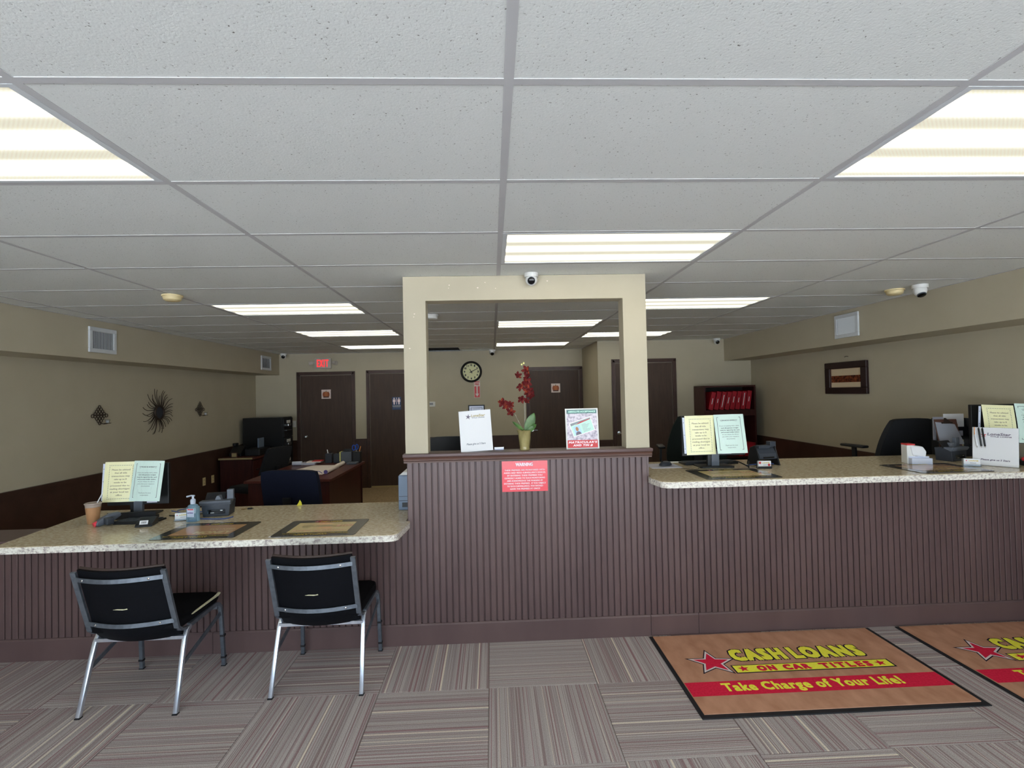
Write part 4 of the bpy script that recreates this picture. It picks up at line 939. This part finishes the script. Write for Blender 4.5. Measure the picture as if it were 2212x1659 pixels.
# ================================================================ OFFICE CHAIRS
def office_chair(loc, rz, label, m, seat_z, top_z, w=.5, arms=True, taper=0.0, bowd=.05, lean_=.08):
    t = thing('office_chair', loc, label, 'chair', rz)          # faces local +Y; back at y<0
    part('base_star', 'black', t, lambda b: [b.tube([(0, 0, .09), (.30*math.cos(2*math.pi*k/5), .30*math.sin(2*math.pi*k/5), .06)], 0, flat=(.045, .03)) for k in range(5)])
    for k in range(5): part('caster', 'black', t, lambda b: b.tube([(.30*math.cos(2*math.pi*k/5)-.02, .30*math.sin(2*math.pi*k/5), .027), (.30*math.cos(2*math.pi*k/5)+.02, .30*math.sin(2*math.pi*k/5), .027)], .027, 12))
    part('gas_lift', 'darkmetal', t, lambda b: b.cyl((0, 0, .09), (0, 0, seat_z-.05), .028, 14))
    part('seat', m, t, lambda b: b.box(-.25, .25, -.22, .26, seat_z-.05, seat_z+.04), bevel=.03, seg=3, smooth=True)
    z0 = seat_z+.09
    def bk(u, v):
        hw = w/2*(1-taper*v**2); x = (u-.5)*2*hw*(1-.06*(abs(v-.5)*2)**4)
        return (x, -.24-lean_*v-bowd*math.sin(math.pi*u)*.6, z0+(top_z-z0)*v-(.012*(abs(u-.5)*2)**6 if v > .5 else 0)*2*(v-.5))
    g = MB().grid(bk, 10, 10, .05); g.build('backrest', m, t, bevel=0, smooth=True)
    part('back_support', 'black', t, lambda b: b.tube([(0, -.10, seat_z-.06), (0, -.28, seat_z-.02), (0, -.33, seat_z+.12), (0, -.345, z0+.2)], 0, flat=(.07, .02)))
    if arms:
        for s in (-1, 1):
            a = part('armrest', 'black', t, lambda b: b.box(s*.30-.035, s*.30+.035, -.12, .14, seat_z+.215, seat_z+.24), bevel=.01, smooth=True)
            part('arm_post', 'black', a, lambda b: b.tube([(s*.22, 0, seat_z-.04), (s*.30, 0, seat_z-.02), (s*.305, 0, seat_z+.10), (s*.30, .01, seat_z+.216)], 0, flat=(.04, .02)))
    return t
office_chair((-1.83, 3.62, 0), R(-8), 'navy fabric office chair directly behind the low counter', 'navyfab', .48, 1.005, w=.53, arms=False, bowd=-.02)
office_chair((-3.17, 5.62, 0), R(66), 'black mesh office chair seen side on, between the desks', 'mesh', .48, 1.02, w=.42, taper=.08, arms=False, lean_=.16, bowd=.02)
office_chair((-.37, 3.75, 0), R(0), 'black leather high chair whose top shows through the window opening', 'leather', .62, 1.262, w=.56, arms=False, bowd=.04)
office_chair((1.93, 3.75, 0), R(-12), 'dark green fabric stool chair behind the left end of the high counter', 'greenfab', .85, 1.40, w=.56, taper=.35)
office_chair((3.62, 3.40, 0), R(8), 'black mesh stool chair behind the right end of the high counter', 'mesh', .86, 1.345, w=.60, taper=.30, bowd=-.03)

# ================================================================ BACK OFFICE
def laminate_desk(loc, w, d, label, name='office_desk', ztop=.75):
    t = thing(name, loc, label, 'desk')
    part('desk_top', 'mahog', t, lambda b: b.box(-w/2, w/2, -d/2, d/2, ztop-.03, ztop), bevel=.004)
    part('side_panel', 'mahog_dark', t, lambda b: b.box(-w/2+.03, w/2-.03, -d/2+.04, -d/2+.065, 0, ztop-.03))
    part('side_panel', 'mahog_dark', t, lambda b: b.box(-w/2+.03, w/2-.03, d/2-.065, d/2-.04, 0, ztop-.03))
    part('modesty_panel', 'mahog_dark', t, lambda b: b.box(w/2-.06, w/2-.04, -d/2+.07, d/2-.07, .02, ztop-.03))
    return t
laminate_desk((-2.31, 5.14, 0), .94, 1.50, 'mahogany desk with papers and pen pots behind the navy chair')
t = thing('credenza', (-3.985, 7.03, 0), 'dark mahogany credenza beside the black filing cabinet, small telephone on top', 'cabinet')
part('credenza_top', 'mahog', t, lambda b: b.box(-.27, .27, -.34, .34, .72, .75), bevel=.003)
part('credenza_body', 'mahog_dark', t, lambda b: b.box(-.255, .22, -.32, .33, 0, .72))
for k in range(2): dr = part('drawer', 'mahog_dark', t, lambda b: b.box(.221, .235, -.31+k*.32, -.01+k*.32, .40, .70), bevel=.003); part('handle', 'darkmetal', dr, lambda b: b.box(.236, .25, -.21+k*.32, -.11+k*.32, .54, .555))
part('edge_band', 'tan', t, lambda b: b.box(-.27, .24, -.3445, -.3405, .722, .748))
t = thing('telephone', (-4.10, 6.98, .75), 'black telephone on the credenza by the left wall', 'phone')
part('phone_body', 'black', t, lambda b: b.prism([(-.10, 0), (.10, 0), (.10, .14), (.04, .16), (-.10, .04)], -.09, .09, 'x'), bevel=.005)
part('handset', 'black', t, lambda b: b.box(-.08, -.03, -.02, .09, .155, .20), bevel=.01)
t = thing('printer', (-3.84, 7.10, .75), 'low black printer on the credenza, next to the filing cabinet', 'printer')
part('printer_body', 'black', t, lambda b: b.box(-.12, .11, -.2, .2, 0, .11), bevel=.012)
part('paper_support', 'bluegrey', t, lambda b: b.box(-.01, .01, .0, .19, .11, .26))
t = thing('small_photo', (-4.05, 6.76, .75), 'tiny pale framed card on the near end of the credenza', 'picture')
part('photo_frame', 'brown_dark', t, lambda b: b.box(-.045, .045, -.006, .006, 0, .075)); part('photo_print', 'tan', t, lambda b: b.box(-.035, .035, -.0075, -.006, .01, .065))
t = thing('filing_cabinet', (-3.905, 7.63, 0), 'tall black four drawer filing cabinet by the back left corner', 'cabinet')
part('cabinet_body', 'darkmetal', t, lambda b: b.box(-.335, .32, -.20, .20, 0, 1.325), bevel=.003)
for k in range(4):
    dr = part('drawer', 'darkmetal', t, lambda b: b.box(.321, .338, -.19, .19, .03+k*.322, .03+k*.322+.312), bevel=.003)
    z0 = .03+k*.322
    part('label_holder', 'white', dr, lambda b: b.box(.339, .346, -.07, .07, z0+.225, z0+.275)); part('handle', 'chrome', dr, lambda b: b.box(.339, .365, -.06, .06, z0+.175, z0+.215), bevel=.006)
    part('thumb_latch', 'chrome', dr, lambda b: b.box(.339, .352, -.10, .10, z0+.10, z0+.112))
# things on the desk
t = thing('paper_roll', (-2.03, 5.20, .75), 'sheet of white plan paper half rolled up on the mahogany desk', 'paper')
part('open_sheet', 'paperpink', t, lambda b: b.prism([(-.52, -.10), (-.42, -.42), (-.02, -.46), (.02, .08), (-.1, .34), (-.40, .36)], 0.0005, .002))
part('rolled_part', 'paperpink', t, lambda b: b.tube([(.015, -.44, .026), (-.015, .36, .026)], .025, 16), smooth=True)
part('roll_core', 'purple', t, lambda b: b.tube([(.0155, -.446, .026), (.0155, -.441, .026)], .023, 16))
t = thing('eyeglasses', (-2.16, 4.80, .754), 'pair of thin framed glasses on the plan paper', 'glasses')
part('glasses_frame', 'purple', t, lambda b: b.tube([(-.09, 0, .003), (-.05, .03, .02), (0, .035, .024), (.05, .03, .02), (.09, 0, .003)], .004, 6))
t = thing('book_stack', (-2.50, 5.74, .75), 'pink and white booklets lying beside the pen pots on the desk', 'books')
part('booklet', 'label', t, lambda b: b.box(-.14, .06, -.10, .06, 0, .022)); part('booklet', 'paperpink', t, lambda b: b.box(-.07, .12, -.06, .08, .0225, .036)); part('booklet', 'redpaper', t, lambda b: b.box(.0, .13, -.05, .07, .0365, .044))
t = thing('pill_bottle', (-2.66, 5.60, .75), 'small pale blue cylinder lying at the desk edge', 'bottle')
part('cylinder', 'sleeve', t, lambda b: b.tube([(-.06, 0, .028), (.06, .01, .028)], .027, 14), smooth=True)
def pot(x, y, r, h, m, label, items):
    t = thing('pen_pot', (x, y, .75), label, 'pot')
    part('pot', m, t, lambda b: b.prism([(-r, -r), (r, -r), (r, r), (-r, r)], 0, h), bevel=.006)
    for n, (dx, hh, mm) in enumerate(items): part('pen', mm, t, lambda b: b.tube([(dx*.6, .0, h), (dx, .01, h+hh)], .006, 6))
    return t
pot(-2.30, 5.80, .045, .13, 'charcoal', 'leftmost dark pot of pens on the mahogany desk', [(-.03, .05, 'paper'), (.02, .03, 'black')])
pot(-2.185, 5.79, .045, .125, 'charcoal', 'dark pot beside the pale divider on the mahogany desk', [(.0, .03, 'black')])
t = thing('desk_organizer', (-2.055, 5.79, .75), 'clear and black organizer in the middle of the desk pots', 'organizer')
part('tray_body', 'greyplastic', t, lambda b: b.box(-.07, .07, -.05, .05, 0, .15), bevel=.004); part('divider', 'bud', t, lambda b: b.box(-.09, -.076, -.05, .05, .02, .15)); part('stapler', 'black', t, lambda b: b.box(-.04, .07, -.02, .02, .151, .185), bevel=.004)
pot(-1.91, 5.76, .05, .15, 'black', 'black pot of pens with blue scissors on the mahogany desk', [(.045, .07, 'orange'), (.03, .06, 'black'), (-.02, .03, 'grey_ink')])
t = thing('scissors', (-1.935, 5.755, .903), 'blue handled scissors standing in the black pen pot', 'scissors')
part('handle_loop', 'blue', t, lambda b: b.tube([(-.02+.02*math.cos(2*math.pi*k/12), 0, .05+.035*math.sin(2*math.pi*k/12)) for k in range(12)], .007, 6, closed=True), smooth=True)
part('handle_loop', 'blue', t, lambda b: b.tube([(.022+.017*math.cos(2*math.pi*k/12), 0, .06+.035*math.sin(2*math.pi*k/12)) for k in range(12)], .006, 6, closed=True), smooth=True)
t = thing('desk_tray', (-1.93, 5.62, .75), 'low grey tray in front of the black pen pot', 'tray')
part('tray', 'greyplastic', t, lambda b: b.box(-.07, .06, -.07, .07, 0, .025), bevel=.004)

# bookcase with eight leaning red binders
t = thing('bookcase', (3.54, 6.48, 0), 'dark mahogany bookcase in the right back corner holding red binders', 'bookcase')
for n, a in enumerate([(-.40, -.375, -.19, .19, 0, 1.67), (.375, .40, -.19, .19, 0, 1.67)]): part('side_panel', 'mahog_dark', t, lambda b: b.box(*a))
part('top_panel', 'mahog_dark', t, lambda b: b.box(-.40, .40, -.19, .19, 1.6705, 1.695), bevel=.002, seg=1); part('back_panel', 'plenum', t, lambda b: b.box(-.375, .375, .17, .19, 0, 1.67))
for z0 in (.03, .30, .60, 1.30): part('shelf', 'mahog_dark', t, lambda b: b.box(-.375, .375, -.185, .17, z0, z0+.025))
part('apron', 'mahog_dark', t, lambda b: b.box(-.375, .375, -.19, -.1855, 1.235, 1.325))
BL = ['first', 'second', 'third', 'fourth', 'fifth', 'sixth', 'seventh', 'eighth']
proto = None
for k in range(8):
    lab = BL[k]+' red binder from the left of the leaning row in the bookcase'
    x = 3.205+k*.082; a = R(13-1.2*(k-3) if k > 3 else 13)
    q = thing('ring_binder', (x, 6.42, 1.326), lab, 'binder', group='red ring binders leaning on the bookcase shelf')
    q.rotation_euler = (0, a, 0)
    hh = .285+.004*((k*5) % 3)
    part('cover', 'binder', q, lambda b: b.box(0, .066, -.13, .12, 0.012, hh), bevel=.003, seg=1)
    l0, l1 = ((.10, .19), (.12, .18), (.05, .24), (.11, .2), (.12, .21), (.12, .19), (.07, .26), (.13, .2))[k]
    part('spine_label', 'paper', q, lambda b: b.box(.026, .036, -.1315, -.13, l0, l1))
for k in range(3):
    q = thing('ring_binder', (3.20+.075*k+(.30 if k == 2 else 0), 6.40, .626), ['leftmost', 'middle', 'rightmost'][k]+' red binder on the lower bookcase shelf', 'binder', group='red ring binders on the lower bookcase shelf')
    part('cover', 'binder', q, lambda b: b.box(0, .06, -.13, .12, 0, .245), bevel=.003, seg=1)
q = thing('red_folder_box', (3.86, 6.38, .626), 'red box file low on the right of the bookcase', 'box')
part('cover', 'binder', q, lambda b: b.box(-.13, .04, -.12, .1, 0, .20), bevel=.003, seg=1)

# ================================================================ WALL FITTINGS
def vent(loc, rz, w, h, label, n=19):
    t = thing('air_vent', loc, label, 'vent', rz)        # faces local -Y
    def fr(b):
        e = .038
        for a in ((-w/2, w/2, -h/2, -h/2+e), (-w/2, w/2, h/2-e, h/2), (-w/2, -w/2+e, -h/2+e, h/2-e), (w/2-e, w/2, -h/2+e, h/2-e)): b.box(a[0], a[1], -.018, 0, a[2], a[3])
    part('vent_frame', 'whitepaint', t, fr, bevel=.003, seg=1)
    part('vent_back', 'ventgrey', t, lambda b: b.box(-w/2+.04, w/2-.04, -.002, 0, -h/2+.04, h/2-.04))
    def sl(b):
        for k in range(n):
            x = -w/2+.05+(w-.10)*k/(n-1); b.box(-.006, .006, -.001, .001, -h/2+.038, h/2-.038, Matrix.Translation((x, -.009, 0)) @ Matrix.Rotation(R(35), 4, 'Z'))
    tag(part('louvers', 'whitepaint', t, sl), kind='stuff')
vent((SL, 3.872, 2.25), R(90), .35, .245, 'white grille on the left soffit, nearer the viewer')
vent((SL, 7.50, 2.248), R(90), .37, .238, 'small white grille at the far end of the left soffit', 10)
vent((SR, 3.86, 2.276), R(-90), .352, .245, 'white grille on the right soffit')
def smoke(loc, m, label):
    t = thing('smoke_detector', loc, label, 'detector')
    part('mount', m, t, lambda b: b.lathe([(.07, 0), (.07, -.012), (.001, -.012)][::-1], 24))
    part('detector_body', m, t, lambda b: b.lathe([(.001, -.045), (.045, -.045), (.058, -.036), (.064, -.0125), (.001, -.0125)], 24), smooth=True)
smoke((-2.444, 2.63, H-.0015), 'cream', 'yellowed smoke detector on the left part of the ceiling')
smoke((3.30, 2.80, H-.0015), 'cream', 'yellowed smoke detector on the right part of the ceiling')
smoke((-.64, 3.766, H-.0015), 'white', 'white smoke detector seen just inside the window opening')
def dome_cam(loc, label, r=.05, look=(-.2, -1, -.5), wall=False):
    t = thing('security_camera', loc, label, 'camera')
    part('mount', 'white', t, lambda b: b.lathe([(.001, -.028), (r*.98, -.028), (r, -.02), (r, 0), (.001, 0)], 24), smooth=True)
    part('dome', 'white', t, lambda b: b.sphere((0, 0, -.045), r*.86, 20, 14), smooth=True)
    d = Vector(look).normalized(); c = Vector((0, 0, -.045))+d*r*.86*.80
    rot = d.to_track_quat('Z', 'Y').to_matrix().to_4x4()
    part('lens', 'black_gloss', t, lambda b: b.lathe([(r*.50, 0), (r*.50, r*.20), (r*.42, r*.26), (.001, r*.28)], 20, Matrix.Translation(c) @ rot), smooth=True)
    part('lens_ring', 'greyplastic', t, lambda b: b.lathe([(r*.56, 0), (r*.56, r*.15), (.001, r*.16)], 20, Matrix.Translation(c) @ rot), smooth=True)
dome_cam((.218, 2.068, H-.0015), 'small white ball camera on the ceiling in front of the beige frame', .046, (-.1, -1, -.35))
dome_cam((3.36, 2.62, H-.0015), 'white dome camera below the right smoke detector', .055, (-.1, -.5, -1))
dome_cam((-3.74, 7.90, H-.0015), 'small white camera in the back left ceiling corner', .055, (.2, -1, -.4))
dome_cam((3.486, 6.566, H-.0015), 'small white camera near the right end of the back ceiling', .055, (-.1, -1, -.4))
dome_cam((-.038, 7.90, H-.0015), 'small dark eyed camera above the wall clock', .06, (0, -1, -.8))

t = thing('exit_sign', (-3.09, YB-.001, 2.26), 'lit EXIT sign with two emergency lamp heads above the left door', 'sign')
part('housing', 'exitgrey', t, lambda b: b.box(-.148, .148, -.05, 0, -.095, .095), bevel=.012, smooth=True)
Flat().text('EXIT', 0, -.060, .20, .13, bold=.0055, tr=1.25).build('lettering', 'exitred', t, XZ(-.0502))
for s in (-1, 1):
    part('lamp_head', 'exitgrey', t, lambda b: b.tube([(s*.15, -.03, .01), (s*.18, -.03, .012)], .012, 10).tube([(s*.18, -.03, .012), (s*.245, -.055, .0)], .03, 14, r2=.04), smooth=True)
t = thing('wall_clock', (-.426, YB-.001, 2.057), 'round black rimmed wall clock with a cream face', 'clock')
part('clock_rim', 'black', t, lambda b: b.lathe([(.195, 0), (.195, .03), (.18, .04), (.158, .03), (.155, .01), (.001, .01)], 48, Matrix.Rotation(R(90), 4, 'X')), smooth=True)
Flat().disc(0, 0, .157, n=40).build('dial', 'clockface', t, XZ(-.0112))
f = Flat()
for h_ in range(1, 13):
    a = R(30*h_); s = str(h_); f.text(s, .123*math.sin(a), .123*math.cos(a)-.014, (.034 if h_ > 9 else .02), .034, bold=.0026)
f.build('numeral', 'black', t, XZ(-.0118))
def hand(ang, L, w): 
    a = R(ang); d = (math.sin(a), math.cos(a)); n_ = (d[1], -d[0])
    return [(-d[0]*.03+n_[0]*w, -d[1]*.03+n_[1]*w), (d[0]*L+n_[0]*w*.5, d[1]*L+n_[1]*w*.5), (d[0]*L-n_[0]*w*.5, d[1]*L-n_[1]*w*.5), (-d[0]*.03-n_[0]*w, -d[1]*.03-n_[1]*w)]
Flat().poly(hand(63, .125, .008)).disc(0, 0, .01).build('minute_hand', 'black', t, XZ(-.0135)); Flat().poly(hand(-30, .06, .009)).build('hour_hand', 'black', t, XZ(-.0128))
t = thing('extinguisher_sign', (-.327, YB-.001, 1.735), 'narrow red and white FIRE sign with a downward arrow below the clock', 'sign')
sheet(t, 'plate', 'pinkwhite', -.056, .056, -.155, .15, -.002)
Flat().rect(-.048, .048, -.147, .055).rect(-.048, .048, .125, .143).build('red_field', 'redpaper', t, XZ(-.0022))
Flat().text('FIRE', 0, .075, .075, .036, bold=.002).build('lettering', 'redpaper', t, XZ(-.0022))
Flat().poly([(-.012, .055), (.012, .055), (.012, -.08), (.035, -.08), (0, -.135), (-.035, -.08), (-.012, -.08)]).build('arrow', 'pinkwhite', t, XZ(-.0028))
t = thing('certificate', (-.345, YB-.001, 1.34), 'framed certificate on the back wall behind the white sign', 'picture')
part('picture_frame', 'black', t, lambda b: b.box(-.15, .15, -.02, 0, .09, .11).box(-.15, .15, -.02, 0, -.11, -.09).box(-.15, -.13, -.02, 0, -.09, .09).box(.13, .15, -.02, 0, -.09, .09))
part('certificate_sheet', 'label', t, lambda b: b.box(-.13, .13, -.006, -.001, -.09, .09)); Flat().border(-.105, .105, -.07, .062, .008).build('border', 'ink_dark', t, XZ(-.0062)); Flat().text('CERTIFICATE', 0, .03, .12, .015).build('lettering', 'grey_ink', t, XZ(-.0062))
t = thing('thermostat', (-1.16, YB-.001, 1.482), 'white thermostat on the back wall at the left of the opening', 'thermostat')
part('case', 'white', t, lambda b: b.box(-.07, .07, -.025, 0, -.045, .045), bevel=.008, smooth=True); part('display', 'grey_ink', t, lambda b: b.box(-.045, .03, -.0262, -.025, -.015, .025))
def pumpkin(loc, label, tail=False):
    t = thing('pumpkin_picture', loc, label, 'picture', group='small pumpkin pictures on the doors')
    part('canvas', 'pinkwhite', t, lambda b: b.box(-.082, .082, -.012, 0, -.082, .082))
    Flat().disc(-.032, -.005, .03, .05).disc(.032, -.005, .03, .05).build('pumpkin_lobe', 'orange_d', t, XZ(-.0122))
    Flat().disc(0, -.003, .028, .055).build('pumpkin_middle', 'orange_l', t, XZ(-.0128)); Flat().rect(-.05, .05, -.062, -.04).build('leaf_band', 'brown_dark', t, XZ(-.0132)); Flat().rect(-.005, .005, .045, .066).build('stalk', 'leaf', t, XZ(-.0134))
    if tail: part('ribbon', 'brown_dark', t, lambda b: b.box(.05, .062, -.004, -.001, -.20, -.082))
M['orange_d'] = mat('pumpkin_dark', rgb(158, 84, 48), 0.6); M['orange_l'] = mat('pumpkin_light', rgb(186, 108, 62), 0.6)
pumpkin((-3.046, YB-.009, 1.704), 'small square pumpkin picture on the left door under the EXIT sign'); pumpkin((1.115, YB-.009, 1.728), 'small square pumpkin picture with a ribbon on the door seen through the opening', True)
t = thing('restroom_sign', (-1.79, YB-.009, 1.51), 'blue restroom sign with two white figures on the second door', 'sign')
sheet(t, 'plate', 'navy', -.08, .08, -.115, .115, -.002)
f = Flat().rect(-.005, .005, -.02, .105)
for s in (-1, 1): f.disc(s*.043, .092, .012); f.poly([(s*.043-.024, .055), (s*.043-.02, .075), (s*.043+.02, .075), (s*.043+.024, .055), (s*.043+.024, .03), (s*.043+.012, .02), (s*.043+.012, -.02), (s*.043-.012, -.02), (s*.043-.012, .02), (s*.043-.024, .03)])
f.build('pictogram', 'signwhite', t, XZ(-.0022)); Flat().rect(-.07, .07, -.06, -.035).build('braille_band', 'grey_ink', t, XZ(-.0022)); Flat().text('RESTROOM', 0, -.085, .12, .018).build('lettering', 'grey_ink', t, XZ(-.0022))
t = thing('light_switch', (-3.628, YB-.001, 1.18), 'white light switch between the filing cabinet and the left door', 'switch')
part('switch_plate', 'white', t, lambda b: b.box(-.036, .036, -.006, 0, -.058, .058), bevel=.002, seg=1); part('toggle', 'white', t, lambda b: b.box(-.006, .006, -.016, -.006, -.012, .012))
def outlet(y, z, label):
    t = thing('wall_outlet', (XL+.0145, y, z), label, 'outlet', R(90)); part('outlet_plate', 'cream', t, lambda b: b.box(-.036, .036, -.006, 0, -.058, .058), bevel=.002, seg=1)
    part('socket', 'black', t, lambda b: b.box(-.008, -.004, -.0068, -.006, .018, .03).box(.004, .008, -.0068, -.006, .018, .03).box(-.008, -.004, -.0068, -.006, -.03, -.018).box(.004, .008, -.0068, -.006, -.03, -.018))
outlet(6.35, .455, 'cream outlet on the dark wainscot nearer the viewer'); outlet(6.58, .455, 'cream outlet on the dark wainscot nearer the credenza')

# framed landscape on right wall
t = thing('framed_landscape', (XR-.001, 4.488, 1.743), 'dark framed sepia waterside picture on the right wall', 'picture', R(-90))
def fr(b):
    w, h = .348, .186; e = .098; eh = .072
    for a in ((-w, w, -h, -h+eh), (-w, w, h-eh, h), (-w, -w+e-.01, -h+eh, h-eh), (w-e+.01, w, -h+eh, h-eh)): b.box(a[0], a[1], -.035, 0, a[2], a[3])
part('picture_frame', 'picframe', t, fr, bevel=.006)
part('inner_fillet', 'brown_dark', t, lambda b: b.box(-.26, .26, -.022, -.002, -.115, -.109).box(-.26, .26, -.022, -.002, .109, .115).box(-.26, -.254, -.022, -.002, -.109, .109).box(.254, .26, -.022, -.002, -.109, .109))
pm = MB().box(-.254, .254, -.012, -.003, -.109, .109).build('painting', 'landscape', t)
# nail above
t = thing('nail', (XR-.001, 4.48, 1.99), 'small nail in the right wall above the framed picture', 'nail', R(-90)); part('hook', 'iron', t, lambda b: b.tube([(-.03, -.006, -.002), (0, -.012, .004), (.03, -.006, 0)], .003, 6))

# sconces and sunburst mirror on the left wall (built facing +X)
def sconce(y, z, label):
    t = thing('wall_sconce', (XL+.002, y, z), label, 'sconce', R(90), group='scrolled iron wall sconces')   # local -Y faces room
    def ring(b, cx, cz, r): b.tube([(cx+r*math.cos(2*math.pi*k/12), -.012, cz+r*math.sin(2*math.pi*k/12)) for k in range(12)], .004, 5, closed=True)
    def scrolls(b):
        for row, zz in enumerate((.095, .07, .045, .02, -.005, -.03, -.055, -.08)):
            nn = (1, 2, 3, 4, 4, 3, 2, 1)[row]
            for k in range(nn): ring(b, (k-(nn-1)/2)*.042, zz, .017)
        ring(b, -.098, .0, .018); ring(b, .098, .0, .018)
    part('scrollwork', 'iron', t, scrolls)
    part('candle_arm', 'iron', t, lambda b: b.tube([(0, -.012, -.075), (.01, -.05, -.09), (.02, -.08, -.085)], .004, 6).lathe([(.03, -.085), (.034, -.08), (.001, -.08)], 16, Matrix.Translation((.02, -.08, 0))))
    part('candle_cup', 'clear', t, lambda b: b.lathe([(.016, -.079), (.024, -.04), (.001, -.04)], 16, Matrix.Translation((.02, -.08, 0))), smooth=True)
    part('candle', 'paper', t, lambda b: b.lathe([(.010, -.078), (.010, -.052), (.001, -.051)], 12, Matrix.Translation((.02, -.08, 0))))
sconce(4.38, 1.50, 'scrolled iron candle sconce left of the sunburst mirror'); sconce(6.27, 1.51, 'scrolled iron candle sconce right of the sunburst mirror')
t = thing('sunburst_mirror', (XL+.002, 5.36, 1.50), 'dark metal sunburst mirror with wavy rays on the left wall', 'mirror', R(90))
part('mirror_rim', 'iron', t, lambda b: b.tube([(.085*math.cos(2*math.pi*k/32), -.018, .085*math.sin(2*math.pi*k/32)) for k in range(32)], .013, 8, closed=True), smooth=True)
part('mirror_glass', 'charcoal', t, lambda b: b.lathe([(.08, .004), (.08, .012), (.001, .012)], 32, Matrix.Rotation(R(90), 4, 'X')))
q = random.Random(3)
for k in range(36):
    a = 2*math.pi*k/36+q.uniform(-.06, .06); L = .23+q.uniform(-.05, .06); ph = q.uniform(.12, .3)
    P = []
    for j in range(7):
        u = j/6; r = .09+(L-.06)*u*1.0; aa = a+ph*math.sin(u*2.6)*.8; P.append((r*math.cos(aa), -.014, r*math.sin(aa)))
    part('ray', 'iron', t, lambda b: b.tube(P, .0045, 5, r2=.003), smooth=True)
